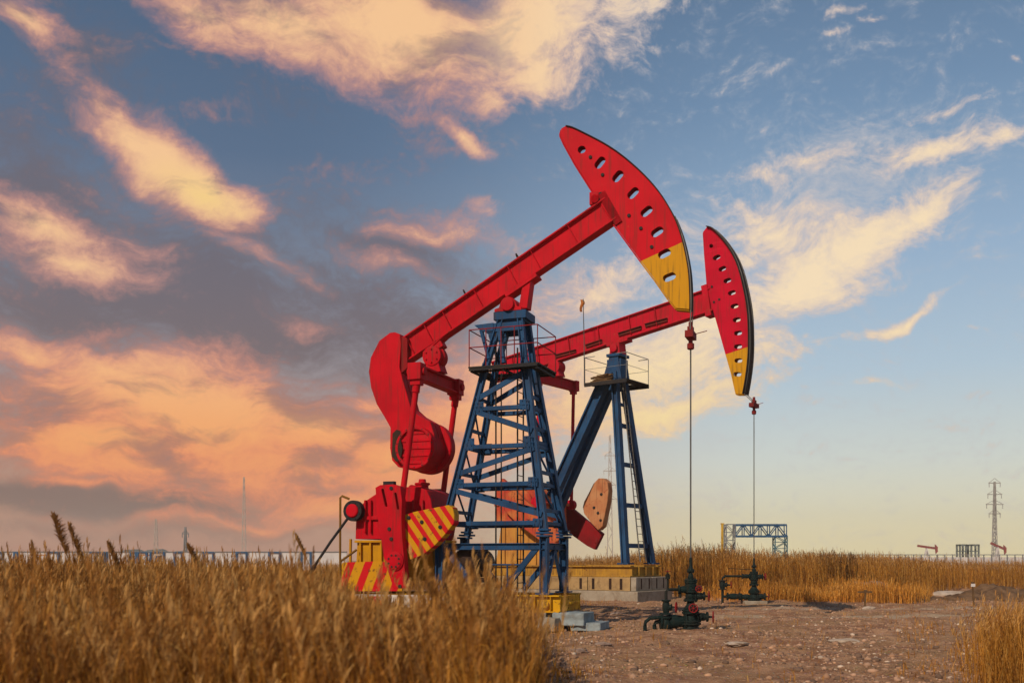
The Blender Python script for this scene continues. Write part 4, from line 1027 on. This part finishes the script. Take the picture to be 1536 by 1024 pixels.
# tall bed behind the yard
N = 30000
y = 39.5 + 42 * RNG.random(N) ** 1.7; px = RNG.uniform(470, 1700, N); x = (px - CX) / FPX * y
edge = np.where(px < 1000, 50, np.where(px < 1160, 41 + (px < 1070) * 4, 45.5)) + np.clip((px - 1380) / 60, 0, 1) * 10 + 1.2 * np.sin(px * .06) + .8 * np.sin(px * .023 + 1)
keep = y > edge; keep &= ~((px > 500) & (px < 1010) & (y < 50)); x, y, px = x[keep], y[keep], px[keep]
topy = np.interp(px, [470, 780, 900, 985, 1020, 1090, 1130, 1180, 1250, 1350, 1450, 1700], [852, 850, 840, 830, 825, 828, 835, 835, 833, 841, 847, 849])
h = 1.7 + (838 - topy) * np.minimum(y, 52) / FPX - .10; h *= RNG.normal(.95, .085, len(x)) * (1 + .07 * np.sin(x * 1.1 + 2 * np.sin(y * .4)) * np.sin(x * .37 + y * .3))
h = np.where(RNG.random(len(x)) < .05, h + RNG.uniform(.05, .4, len(x)), h)
rb = Ribbons(); reeds(rb, x, y, h, lean=-.03, wscale=2.6, segs=4, leaves=4, plume=.8, tufts=6, spread=.05, leaf_len=.5, plume_scale=1.25, dim=.92)
tag(rb.build('reed_bed', REED), 'tall band of dry brown reeds beyond the dirt yard, reaching the horizon', 'reeds', kind='stuff')
# short bright growth in front of it
N = 5200
px = RNG.uniform(1045, 1400, N); y = RNG.uniform(38.3, 45, N); x = (px - CX) / FPX * y
keep = (y > 38.6 + .9 * np.sin(px * .05) + np.clip(1160 - px, 0, 200) * .02) & (RNG.random(N) < np.clip((px - 1090) / 60, .25, 1) * np.clip((1410 - px) / 40, 0, 1)); x, y = x[keep], y[keep]
h = RNG.uniform(.45, .95, len(x)) * (.8 + .25 * np.sin(x * 1.4)) 
rb = Ribbons(); reeds(rb, x, y, h, lean=.0, wscale=2.2, segs=3, leaves=3, plume=.1, tufts=3, spread=.12, dim=1.25, leaf_len=.5)
tag(rb.build('dry_grass', REED), 'short bright golden grass along the front of the far reed band', 'grass', kind='stuff')
# sparse stubble on the yard edges
N = 5200
y = RNG.uniform(13, 40, N); px = np.where(RNG.random(N) < .45, 815 + np.abs(RNG.normal(0, 55, N)), np.where(RNG.random(N) < .5, RNG.uniform(1340, 1560, N), RNG.uniform(860, 1500, N))); x = (px - CX) / FPX * y
keep = (np.sin(x * 1.9 + 1.5 * np.sin(y * 1.1)) * np.sin(y * 1.4 + x * .5) + RNG.normal(0, .3, N)) > .35; x, y = x[keep], y[keep]
rb = Ribbons(); reeds(rb, x, y, RNG.uniform(.05, .28, len(x)), lean=0, wscale=1.1, segs=3, leaves=2, plume=0, tufts=0, spread=.3, leaf_len=.3)
tag(rb.build('stubble', REED), 'thin dry stubble scattered along the edges of the dirt yard', 'stubble', kind='stuff')

# single reeds that stand out above the bed
def lone_reed(px, py, Yd, plen, lean, wide, label):
    top = at(px, py, Yd); p0 = V(top.x - lean * 2.2 + .10, Yd, 0); root = empty('tall_reed', p0)
    tag(root, label, 'reed', 'tall single reeds')
    tl = top - p0; pts = [V(tl.x * (t ** 3), 0, tl.z * t) for t in (0, .2, .4, .6, .75, .86, .93, 1)]
    mb = MB(); mb.path(pts, .005, 6)
    o = mb.build('stem', REED, root)
    a = o.data.attributes.new('tone', 'FLOAT_COLOR', 'POINT'); a.data.foreach_set('color', [.30, .15, .035, 1] * len(o.data.vertices))
    rb = Ribbons(); n = 300; f = RNG.random(n); dirv = np.array((pts[-1] - pts[-4]).normalized()); dirv /= np.linalg.norm(dirv)
    q = np.array(pts[-1])[None] - dirv[None] * (plen * (1 - f))[:, None]
    rad = wide * np.sin(np.clip(.12 + .80 * (1 - f), 0, 1) * np.pi) ** .8 * RNG.uniform(.4, 1, n); an = RNG.uniform(0, 6.283, n)
    tip = q + np.stack([np.cos(an) * rad + .25 * rad, np.sin(an) * rad, .05 + .03 * RNG.random(n) - .2 * rad], -1)
    sd = np.stack([-np.sin(an), np.cos(an), RNG.uniform(-.6, .6, n)], -1); sd /= np.linalg.norm(sd, axis=1, keepdims=True)
    rb.add(np.stack([q, (q + tip) / 2 + np.array([0, 0, .01]), tip], 1), np.array([.005, .014, .002])[None] * RNG.uniform(.7, 1.3, (n, 1)), sd, np.array([[.36, .18, .06]]) * RNG.uniform(.65, 1.35, (n, 1)))
    rb.build('plume', REED, root)
    for k in range(4):
        z0 = random.uniform(.4, .85) * tl.z; a = random.uniform(0, 6.28); sv = np.linspace(0, 1, 5); L = random.uniform(.3, .5)
        P0 = np.array([tl.x * (z0 / tl.z) ** 3, 0, z0]); rb = Ribbons()
        pp = P0[None] + np.stack([np.cos(a) * sv * .5 * L, np.sin(a) * sv * .5 * L, L * (.8 * sv - .7 * sv ** 2)], -1)
        rb.add(pp[None], np.array([[.008, .014, .012, .007, .001]]), np.array([[-math.sin(a), math.cos(a), 0]]), STRAW[[k]]); rb.build('leaf', REED, root)
lone_reed(79, 776, 9.0, .36, -.10, .080, 'tallest reed with a thick brown plume near the left edge')
lone_reed(103, 791, 9.2, .38, -.10, .060, 'second tallest reed, its slimmer plume just right of the thickest one')
lone_reed(161, 818, 9.6, .28, -.12, .045, 'reed with a narrow leaning plume in front of the blue door frames')
lone_reed(281, 821, 10.5, .28, -.13, .055, 'reed with a bent bushy plume right of the blue door frames')
lone_reed(443, 806, 12.5, .28, -.14, .035, 'reed with a pale leaning plume nearest the black brake lever')
lone_reed(47, 822, 8.0, .16, -.02, .018, 'thin straight reed with a short dark plume left of the tallest reed')

# ================================================================== FAR THINGS
def far_thing(name, px, Yd, label, cat, group=None, rz=0):
    return tag(empty(name, ((px - CX) * Yd / FPX, Yd, 0), rz), label, cat, group)
STEEL_FAR = paint('far_blue_paint', (.04, .10, .20, 1), (.03, .08, .16, 1), rust=.1, rough=.6)
# blue truss gantry
g = far_thing('truss_gantry', 1139, 80, 'blue steel truss gantry standing above the far reeds behind the second wellhead', 'gantry')
s = 80 / FPX; gz = lambda y: EYE + (HY - y) * s
x0, x1 = (1102 - 1139) * s, (1178 - 1139) * s
mb = MB()
for d in (-.35, .35):
    for y in (787, 804): mb.bar((x0, d, gz(y)), (x1, d, gz(y)), .14, .15)
    n = 6
    for i in range(n + 1):
        u = x0 + (x1 - x0) * i / n; mb.bar((u, d, gz(787)), (u, d, gz(804)), .07, .07, (0, 1, 0))
        if i < n: u2 = x0 + (x1 - x0) * (i + 1) / n; mb.bar((u, d, gz(787 if i % 2 else 804)), (u2, d, gz(804 if i % 2 else 787)), .07, .07, (0, 1, 0))
for i in range(n + 1): u = x0 + (x1 - x0) * i / n; mb.bar((u, -.35, gz(787)), (u, .35, gz(787)), .06, .06); mb.bar((u, -.35, gz(804)), (u, .35, gz(804)), .06, .06)
mb.build('truss', STEEL_FAR, g)
def lattice(xa, xb, zt, mat, xtop=None):
    mb = MB(); k = 7
    for d in (-.35, .35):
        for xx in (xa, xb): mb.bar((xx, d, 0), (xx, d, zt), .08, .08, (0, 1, 0))
        for i in range(k): z0, z1 = zt * i / k, zt * (i + 1) / k; mb.bar((xa if i % 2 else xb, d, z0), (xb if i % 2 else xa, d, z1), .05, .05, (0, 1, 0)); mb.bar((xa, d, z1), (xb, d, z1), .05, .05, (0, 1, 0))
    for xx in (xa, xb):
        for i in range(k): mb.bar((xx, -.35 if i % 2 else .35, zt * i / k), (xx, .35 if i % 2 else -.35, zt * (i + 1) / k), .05, .05, (1, 0, 0))
    mb.build('lattice_leg', mat, g)
lattice((1088 - 1139) * s, (1101 - 1139) * s, gz(786), GREYF); lattice((1161 - 1139) * s, (1179 - 1139) * s, gz(803), paint('far_teal_paint', (.06, .14, .18, 1), rust=.1))
mb = MB(); mb.tube((0, 0, 0), (0, 0, EYE + (HY - 785) * 78 / FPX), .10, 10); mb.box((0, 0, EYE + (HY - 785) * 78 / FPX), (.26, .2, .08))
yp = mb.build('post', paint('far_yellow_paint', (.60, .36, .05, 1), rust=.2)); yp.location = ((1083.5 - CX) * 78 / FPX, 78, 0); tag(yp, 'plain yellow post standing in the reeds left of the blue gantry', 'post')
# lattice pylons and masts
def pylon(px, Yd, ytop, arms, wid, label, name='power_pylon', cat='pylon', mat=GREYF, t=.16):
    r = far_thing(name, px, Yd, label, cat); s = Yd / FPX; H = EYE + (HY - ytop) * s; mb = MB()
    for sx, sy in ((-1, -1), (1, -1), (1, 1), (-1, 1)): mb.bar((sx * wid, sy * wid, 0), (sx * wid * .25, sy * wid * .25, H), t, t, (0, 1, 0))
    k = 12
    for i in range(k):
        a, b = i / k, (i + 1) / k; wa, wb = wid * (1 - .75 * a), wid * (1 - .75 * b); q = 1 if i % 2 else -1
        for sy in (-1, 1): mb.bar((q * wa, sy * wa, H * a), (-q * wb, sy * wb, H * b), t * .6, t * .6, (0, 1, 0)); mb.bar((sy * wa, q * wa, H * a), (sy * wb, -q * wb, H * b), t * .6, t * .6, (1, 0, 0))
    mb.build('mast', mat, r)
    for y, half in arms:
        z = EYE + (HY - y) * s; mb = MB(); mb.bar((-half * s, 0, z), (half * s, 0, z), t * 1.3, t * 1.3); mb.bar((-half * s, 0, z), (0, 0, z + 1.2), t * .6, t * .6); mb.bar((half * s, 0, z), (0, 0, z + 1.2), t * .6, t * .6)
        for e in (-1, 1): mb.tube((e * half * s * .92, 0, z), (e * half * s * .92, 0, z - 1.1), t * .5, 6)
        mb.build('cross_arm', mat, r)
    return r
FAINT = paint('haze_paled_steel', (.46, .40, .35, 1), (.42, .36, .32, 1), rust=.05, rough=.8)  # pale tone carries the haze of distance in the mast colour
FAINT2 = paint('haze_grey_steel', (.34, .32, .30, 1), (.28, .27, .26, 1), rust=.05, rough=.8)  # right pylon steel, lightened so its colour holds some haze
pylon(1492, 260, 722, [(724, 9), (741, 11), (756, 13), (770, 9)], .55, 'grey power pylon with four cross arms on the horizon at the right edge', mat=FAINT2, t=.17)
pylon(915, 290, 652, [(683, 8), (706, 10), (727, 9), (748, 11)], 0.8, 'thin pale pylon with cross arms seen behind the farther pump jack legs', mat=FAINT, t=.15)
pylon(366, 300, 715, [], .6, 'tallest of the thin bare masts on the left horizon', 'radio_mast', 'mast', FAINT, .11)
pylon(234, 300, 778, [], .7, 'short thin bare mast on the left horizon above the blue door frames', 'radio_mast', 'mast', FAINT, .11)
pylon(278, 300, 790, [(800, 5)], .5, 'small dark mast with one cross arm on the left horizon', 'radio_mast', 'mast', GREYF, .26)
# long pale wall with blue frames on the left
WY = 150; s = WY / FPX; zt_, zb_ = EYE + (HY - 826.5) * s, EYE + (HY - 841) * s
wl = far_thing('boundary_wall', 240, WY, 'long pale wall with blue door frames on the far left horizon', 'wall')
xx = lambda px: (px - 240) * s
mb = MB(); mb.span((xx(-900), 0, -.1), (xx(520), .4, zt_ - .12)); mb.build('wall', WHITE, wl)
mb = MB(); mb.span((xx(-900), -.12, zt_ - .12), (xx(520), .5, zt_)); mb.build('coping', GREYF, wl)
for a, b in ((-40, -22), (-2, 4), (22, 26), (72, 88), (136, 153), (158, 160), (196, 204), (207, 220), (226, 246), (262, 273), (306, 320), (355, 370), (404, 420), (452, 466)):
    mb = MB(); z1 = zt_ - .25
    mb.box((xx(a), -.1, z1 / 2), (.28, .2, z1)); mb.box((xx(b), -.1, z1 / 2), (.28, .2, z1)); mb.span((xx(a) - .14, -.2, z1), (xx(b) + .14, -.002, z1 + .18)); mb.build('door_frame', STEEL_FAR, wl)
for a, b in ((200, 212), (232, 243)):
    mb = MB(); mb.span((xx(a), -.06, zb_ - .5), (xx(b), -.004, zt_ - .6)); mb.build('door', STEEL_FAR, wl)
for a, b in ((54, 70), (206, 226)):
    mb = MB(); mb.span((xx(a), -.06, zt_ - .62), (xx(b), -.004, zt_ - .48)); mb.build('orange_stripe', ORANGE, wl)
# pale railing on the right
RY = 170; s = RY / FPX
rl = far_thing('railing', 1420, RY, 'long pale railing with thin posts on the right horizon', 'railing'); xr = lambda px: (px - 1420) * s
mb = MB(); zt2 = EYE + (HY - 831.5) * s; mb.bar((xr(1230), 0, zt2), (xr(1720), 0, zt2), .14, .14); mb.bar((xr(1230), 0, .7), (xr(1720), 0, .7), .1, .1); mb.build('rail', GREYF, rl)
mb = MB(); mb.span((xr(1230), .15, 0), (xr(1720), .3, EYE + (HY - 835) * s)); mb.build('panel', WHITE, rl)
for k in range(42):
    u = xr(1230 + k * 11.7); mb = MB(); mb.box((u, 0, zt2 / 2), (.16, .12, zt2)); mb.build('post', GREYF, rl)
# tiny pump jacks and a steel frame beyond the railing
FRED = paint('far_red_paint', (.30, .08, .075, 1), rust=.1)
for px, a, b, lab in ((1392, (1376, 818), (1404, 822), 'tiny distant red pump jack nearer the gantry, beam almost level'), (1500, (1486, 814), (1507, 823), 'tiny distant red pump jack beside the power pylon, head tipped down')):
    Yd = 230; s = Yd / FPX; r = far_thing('pump_jack', px, Yd, lab, 'pump jack', 'distant pump jacks'); zz = lambda y: EYE + (HY - y) * s; ux = lambda q: (q - px) * s
    mb = MB(); mb.ibeam((ux(a[0]), 0, zz(a[1])), (ux(b[0]), 0, zz(b[1])), .35, .5, .2, .1); mb.build('walking_beam', FRED, r)
    mb = MB(); mb.prism([(ux(b[0]) - .25, zz(b[1] - 6)), (ux(b[0]) + .35, zz(b[1] - 2)), (ux(b[0]) + .35, zz(b[1] + 5)), (ux(b[0]) - .05, zz(b[1] + 8))], -.2, .2); mb.build('horse_head', FRED, r)
    mb = MB(); m_ = ((ux(a[0]) + ux(b[0])) / 2, (zz(a[1]) + zz(b[1])) / 2)
    for sx in (-1, 1):
        for sy in (-.6, .6): mb.bar((m_[0] + sx * .9, sy, 0), (m_[0], sy * .3, m_[1] - .25), .16, .16, (0, 1, 0))
    mb.bar((m_[0] - .5, 0, m_[1] * .5), (m_[0] + .5, 0, m_[1] * .5), .12, .12); mb.build('samson_post', WHITE, r)
    mb = MB(); mb.box((ux(a[0]) + .3, 0, .9), (1.4, 1.2, 1.4)); mb.prism([(ux(a[0]) - .6, 1.0), (ux(a[0]) + .1, .6), (ux(a[0]) + .5, 1.6), (ux(a[0]), 2.2)], -.8, -.62); mb.build('gearbox', GREYF, r)
Yd = 200; s = Yd / FPX; r = far_thing('steel_frame', 1455, Yd, 'small dark steel frame of two bays above the pale railing', 'frame'); zz = lambda y: EYE + (HY - y) * s
mb = MB()
for d in (0, 1.4):
    for q in (1440, 1449, 1457, 1468): mb.bar(((q - 1455) * s, d, 0), ((q - 1455) * s, d, zz(817)), .3, .3, (0, 1, 0))
    for q0, q1 in ((1440, 1449), (1457, 1468)): mb.bar(((q0 - 1455) * s - .15, d, zz(817)), ((q1 - 1455) * s + .15, d, zz(817)), .3, .35); mb.bar(((q0 - 1455) * s - .15, d, zz(826)), ((q1 - 1455) * s + .15, d, zz(826)), .2, .2)
mb.build('frame_bars', paint('far_green_paint', (.16, .18, .17, 1), rust=.1), r)
# low hills at the left horizon
hv = []; hq = []; n = 60
for i in range(n + 1):
    px = 100 + 220 * i / n; hh = 10 + 34 * (math.sin(math.pi * i / n) ** .7) * (.55 + .45 * math.sin(i * .31 + .5) ** 2) - 10
    Xc = (px - CX) * 820 / FPX
    hv += [(Xc, 800, 0), (Xc, 820, EYE + hh * .23), (Xc, 850, EYE + hh * .26), (Xc, 890, 0)]
for i in range(n): hq += [[4 * i + j, 4 * i + j + 1, 4 * i + 5 + j, 4 * i + 4 + j] for j in range(3)]
tag(np_mesh('hills', np.array(hv), np.array(hq), mineral('hill_scrub', (.10, .11, .10, 1), (.07, .08, .08, 1), .01), smooth=True), kind='structure')

# ================================================================== SKY
SUN_AZ, SUN_EL = 216.0, 35.0          # compass-like: 0 = straight ahead (+Y), clockwise; the sun stands behind the camera to the left
w = bpy.data.worlds.new('World'); bpy.context.scene.world = w; w.use_nodes = True
nt = NT(w.node_tree); bg = w.node_tree.nodes['Background']; bg.inputs['Strength'].default_value = .1
gen = nt.new('ShaderNodeTexCoord').outputs['Generated']
sp = nt.new('ShaderNodeSeparateXYZ'); nt.link(gen, sp.inputs[0])
az = nt.math('MULTIPLY', nt.math('ARCTAN2', sp.outputs[0], sp.outputs[1]), 180 / math.pi)
el = nt.math('MULTIPLY', nt.math('ARCSINE', sp.outputs[2]), 180 / math.pi)
cb = nt.new('ShaderNodeCombineXYZ'); nt.link(az, cb.inputs[0]); nt.link(el, cb.inputs[1]); ae = cb.outputs[0]
def azel(px, py):
    a = math.atan((px - CX) / FPX); return math.degrees(a), math.degrees(math.atan((HY - py) / FPX * math.cos(a)))
def ramp(fac, stops):
    r = nt.new('ShaderNodeValToRGB'); nt.link(fac, r.inputs[0]); e = r.color_ramp.elements
    while len(e) < len(stops): e.new(.5)
    for q, (p, c) in zip(e, stops): q.position = p; q.color = lin(*c)
    return r.outputs[0]
# clear air: pale cream at the horizon to deep blue overhead, deeper on the left
ef = nt.math('DIVIDE', el, 60.0, clamp=True)
right = ramp(ef, [(0, (236, 220, 172)), (.03, (232, 222, 184)), (.09, (210, 216, 208)), (.17, (178, 199, 214)), (.27, (150, 177, 204)), (.40, (112, 142, 174)), (.52, (88, 115, 146)), (1, (74, 100, 134))])
left = ramp(ef, [(0, (186, 136, 114)), (.05, (190, 138, 112)), (.15, (164, 148, 146)), (.25, (124, 134, 152)), (.36, (88, 110, 138)), (.50, (73, 97, 126)), (1, (64, 90, 122))])
clear = nt.mix(nt.step(az, -14, 16), left, right)
sky = nt.new('ShaderNodeTexSky'); sky.sky_type = 'NISHITA'; sky.sun_disc = False
sky.sun_elevation = R(SUN_EL); sky.sun_rotation = R(SUN_AZ); sky.altitude = 50; sky.dust_density = 2.0
# domain warp for the clouds
wn = nt.noise(ae, .20, 2, .5, out='Color'); wv = nt.new('ShaderNodeVectorMath'); wv.operation = 'SUBTRACT'; nt.link(wn, wv.inputs[0]); wv.inputs[1].default_value = (.5, .5, .5)
ws = nt.new('ShaderNodeVectorMath'); ws.operation = 'SCALE'; nt.link(wv.outputs[0], ws.inputs[0]); ws.inputs[3].default_value = 3.2
wa = nt.new('ShaderNodeVectorMath'); wa.operation = 'ADD'; nt.link(ae, wa.inputs[0]); nt.link(ws.outputs[0], wa.inputs[1]); warped = wa.outputs[0]
flat = nt.new('ShaderNodeVectorMath'); flat.operation = 'MULTIPLY'; nt.link(warped, flat.inputs[0]); flat.inputs[1].default_value = (1, 1, 0)
warped = flat.outputs[0]
def blob(cx, cy, rx, ry, rot, wgt):
    a, e = azel(cx, cy); k = 180 / math.pi / FPX
    ca = math.cos(math.radians(a)) ** 1.5
    mp = nt.mapping(warped, loc=(a, e, 0), rot=(0, 0, R(-rot)), scale=(rx * k * ca * 1.45, ry * k * ca * 1.45, 1), kind='TEXTURE')
    gr = nt.new('ShaderNodeTexGradient'); gr.gradient_type = 'SPHERICAL'; nt.link(mp, gr.inputs[0])
    return nt.math('MULTIPLY', gr.outputs['Fac'], wgt)
def blobs(lst):
    out = None
    for b in lst:
        v = blob(*b); out = v if out is None else nt.math('SMOOTH_MAX', out, v, .12)
    return out
def fbm(rot, sx, sy, scale, detail=9, rough=.6, off=0.0, dist=.2):
    return nt.noise(nt.mapping(warped, loc=(off, off * .6, off), rot=(0, 0, R(rot)), scale=(sx, sy, 1)), scale, detail, rough, dist)
nl = fbm(26, .36, 1.0, .44, 9, .56, off=3, dist=.0)          # streaks falling to the right, left half
nr = fbm(-22, .50, 1.0, .85, 11, .66, off=17, dist=.0)        # streaks rising to the right, right half
nn = nt.math('ADD', nt.math('MULTIPLY', nl, nt.step(az, 3, -3)), nt.math('MULTIPLY', nr, nt.step(az, -3, 3)))
nf = fbm(12, .75, 1.0, 2.2, 9, .68, off=31, dist=0)
amp = nt.step(az, -6, 4, 1.05, 1.3)
tex = nt.math('ADD', nt.math('MULTIPLY', nt.math('SUBTRACT', nn, .5), nt.math('MULTIPLY_ADD', amp, .5, 1.35)), nt.math('MULTIPLY', nt.math('SUBTRACT', nf, .5), amp))
# grey-mauve shaded cloud layer
G = blobs([(250, 430, 380, 100, 14, 1.0), (80, 330, 260, 90, 20, .8), (560, 470, 260, 100, 20, .75), (300, 640, 420, 120, 4, .8), (620, 380, 220, 70, 12, .6), (60, 270, 170, 90, 30, .65), (430, 480, 270, 80, 14, .8), (120, 470, 260, 70, 5, .8), (560, 560, 170, 70, 10, .6), (150, 745, 330, 34, 2, .9), (430, 735, 240, 24, 3, .6), (420, 690, 180, 30, 6, .5), (120, 100, 130, 110, 40, .5), (640, 400, 200, 60, 14, .5), (330, 330, 200, 45, 22, .6), (300, 790, 420, 22, 0, .5), (440, 160, 160, 40, 10, .25), (900, 440, 220, 60, -10, .35), (60, 600, 100, 40, 0, .4), (1190, 330, 240, 110, -18, .62), (1300, 250, 200, 60, -8, .45), (1060, 480, 240, 90, -15, .55), (700, 420, 220, 70, 4, .5)])
g = nt.step(nt.math('ADD', G, nt.math('MULTIPLY', tex, .55)), .04, .66)
gcol = nt.mix(nt.step(el, 2, 20), (*lin(122, 98, 92)[:3], 1), (*lin(106, 100, 110)[:3], 1))
gcol = nt.mix(nt.step(az, -5, 8), gcol, lin(190, 190, 196))
c1 = nt.mix(nt.math('MULTIPLY', g, .88), clear, gcol)
# sunlit layers: orange low on the left, peach above, cream on the right
B = blobs([(300, 25, 150, 42, 14, .9), (430, 40, 200, 62, 12, 1.0), (600, 40, 240, 85, 8, 1.15), (780, 45, 200, 85, -3, 1.2), (800, 105, 75, 44, -8, 1.1), (735, 156, 44, 24, 28, .8), (930, 22, 90, 42, -12, .9),
           (225, 225, 120, 40, 34, 1.15), (290, 275, 100, 42, 28, 1.3), (350, 305, 60, 34, 25, 1.0), (150, 190, 60, 22, 38, .6), (30, 25, 85, 36, 10, .9), (110, 110, 120, 30, 32, .48), (65, 330, 130, 42, 14, .95), (110, 385, 130, 36, 8, .9), (215, 362, 90, 24, 18, .5),
           (694, 212, 50, 13, 32, .75), (735, 325, 40, 18, 35, .5), (640, 345, 120, 20, 8, .62), (600, 390, 130, 18, 10, .5), (450, 475, 80, 24, 12, .5), (400, 575, 60, 34, 30, .75), (400, 385, 130, 20, 16, .5),
           (50, 520, 90, 40, 8, .85), (170, 560, 150, 50, 12, .95), (290, 610, 300, 95, 8, 1.2), (200, 690, 330, 40, 2, .8), (420, 700, 300, 60, 2, .8), (150, 655, 240, 46, 0, 1.05), (470, 650, 210, 60, 4, 1.05), (600, 690, 170, 80, -4, .95), (540, 760, 180, 44, 0, .9), (120, 720, 200, 14, 2, .6), (380, 782, 260, 16, 0, .7), (260, 700, 180, 18, 2, .6), (560, 610, 90, 40, 20, .7),
           (1400, 228, 95, 26, -8, 1.0), (1345, 232, 60, 22, 6, .7), (1420, 160, 75, 16, -5, .55), (1240, 240, 110, 24, 4, .55), (1150, 262, 90, 18, 14, .6), (1270, 12, 60, 10, -5, .62), (1320, 20, 40, 10, 0, .62), (1250, 46, 30, 6, 0, .55), (1500, 214, 45, 16, -14, .8), (1525, 95, 18, 12, 0, .5),
           (1385, 318, 80, 30, -22, 1.1), (1310, 362, 120, 46, -22, 1.25), (1215, 415, 130, 60, -20, 1.25), (1150, 340, 130, 60, 0, .75), (1130, 310, 90, 40, 10, .7), (1120, 370, 100, 40, -20, .75), (1170, 470, 110, 34, -15, .75), (1350, 477, 115, 11, -17, .95), (1450, 485, 40, 6, 10, .4),
           (960, 545, 230, 80, -12, 1.0), (1010, 610, 170, 40, -14, 1.05), (1130, 540, 130, 40, -12, .8), (870, 600, 170, 70, -4, .9), (740, 620, 180, 100, 0, .95), (1080, 480, 160, 50, -15, .9), (1320, 567, 60, 8, -4, .5), (870, 440, 150, 40, -10, .75), (1000, 470, 140, 50, -15, .7), (940, 400, 120, 26, -10, .6), (700, 350, 130, 30, 14, .6)])
bd = nt.math('ADD', B, nt.math('MULTIPLY', tex, .58))
b_ = nt.step(bd, nt.step(az, -5, 5, .10, .20), .74)
core = nt.step(bd, .38, 1.10)
lo = nt.step(el, 15, 5)
edge_c = nt.mix(lo, lin(206, 146, 134), lin(240, 138, 94)); core_c = nt.mix(lo, lin(255, 204, 150), lin(255, 170, 98))
edge_r = nt.mix(lo, lin(216, 198, 190), lin(244, 206, 158)); core_r = nt.mix(lo, lin(255, 228, 186), lin(255, 224, 152))
rt = nt.step(az, -5, 9)
bcol = nt.mix(core, nt.mix(rt, edge_c, edge_r), nt.mix(rt, core_c, core_r))
hot = blob(300, 292, 70, 30, 22, .85); bcol = nt.mix(nt.math('MULTIPLY', hot, core), bcol, lin(255, 216, 136))
bcol = nt.mix(nt.math('MULTIPLY', nt.step(nn, .52, .37, 0, .55), nt.step(az, 6, -4)), bcol, gcol)
c2 = nt.mix(nt.math('MULTIPLY', b_, .94), c1, bcol)
# glow of dust low over the ground
c2 = nt.mix(nt.step(el, 3.0, 0.0, 0, .35), c2, nt.mix(nt.step(az, -10, 12), lin(188, 140, 116), lin(238, 220, 170)))
# real sky radiance is added lightly, everything at the sky's own scale
sc_ = nt.mix(.04, nt.mix(1.0, c2, (10, 10, 10, 1), 'MULTIPLY'), sky.outputs[0])
nt.link(sc_, bg.inputs['Color'])
w.cycles.sampling_method = 'MANUAL'; w.cycles.sample_map_resolution = 512

sun = bpy.data.objects.new('sun', bpy.data.lights.new('sun', 'SUN')); C.objects.link(sun)
sun.data.energy = 3.5; sun.data.angle = R(.6); sun.data.color = (1.0, .86, .68)
sd = Vector((math.sin(R(SUN_AZ)) * math.cos(R(SUN_EL)), math.cos(R(SUN_AZ)) * math.cos(R(SUN_EL)), math.sin(R(SUN_EL))))
sun.rotation_euler = sd.to_track_quat('Z', 'Y').to_euler()

# air: one closed box of thin warm haze round everything, the sky outside it
mb = MB(); mb.span((-920, -70, -1.2), (920, 920, 41))
hz = mb.build('haze', None, None, smooth=0); hz.data.materials.clear()
hm = bpy.data.materials.new('thin_haze'); hm.use_nodes = True; t_ = NT(hm.node_tree); hm.node_tree.nodes.remove(hm.node_tree.nodes['Principled BSDF'])
pv = t_.new('ShaderNodeVolumePrincipled'); pv.inputs['Color'].default_value = (.95, .90, .82, 1); pv.inputs['Density'].default_value = .0004; pv.inputs['Anisotropy'].default_value = .0
t_.link(pv.outputs[0], hm.node_tree.nodes['Material Output'].inputs['Volume']); hz.data.materials.append(hm); tag(hz, kind='stuff')
tag(hz, 'thin warm haze that pales the farthest masts and walls', 'haze')

# ================================================================== CAMERA
cam = bpy.data.objects.new('camera', bpy.data.cameras.new('camera')); C.objects.link(cam)
cam.location = (0, 0, EYE); cam.rotation_euler = (R(90), 0, 0)
cam.data.sensor_width = 36; cam.data.lens = 36 * FPX / 1536; cam.data.shift_y = (HY - 512) / 1536
cam.data.clip_start = .1; cam.data.clip_end = 6000
cam.data.dof.use_dof = True; cam.data.dof.focus_distance = 26; cam.data.dof.aperture_fstop = 2.0
S = bpy.context.scene; S.camera = cam
S.render.engine = 'CYCLES'; S.cycles.use_denoising = True; S.cycles.max_bounces = 6
S.view_settings.view_transform = 'Standard'; S.view_settings.look = 'None'; S.view_settings.exposure = 0; S.view_settings.gamma = 1
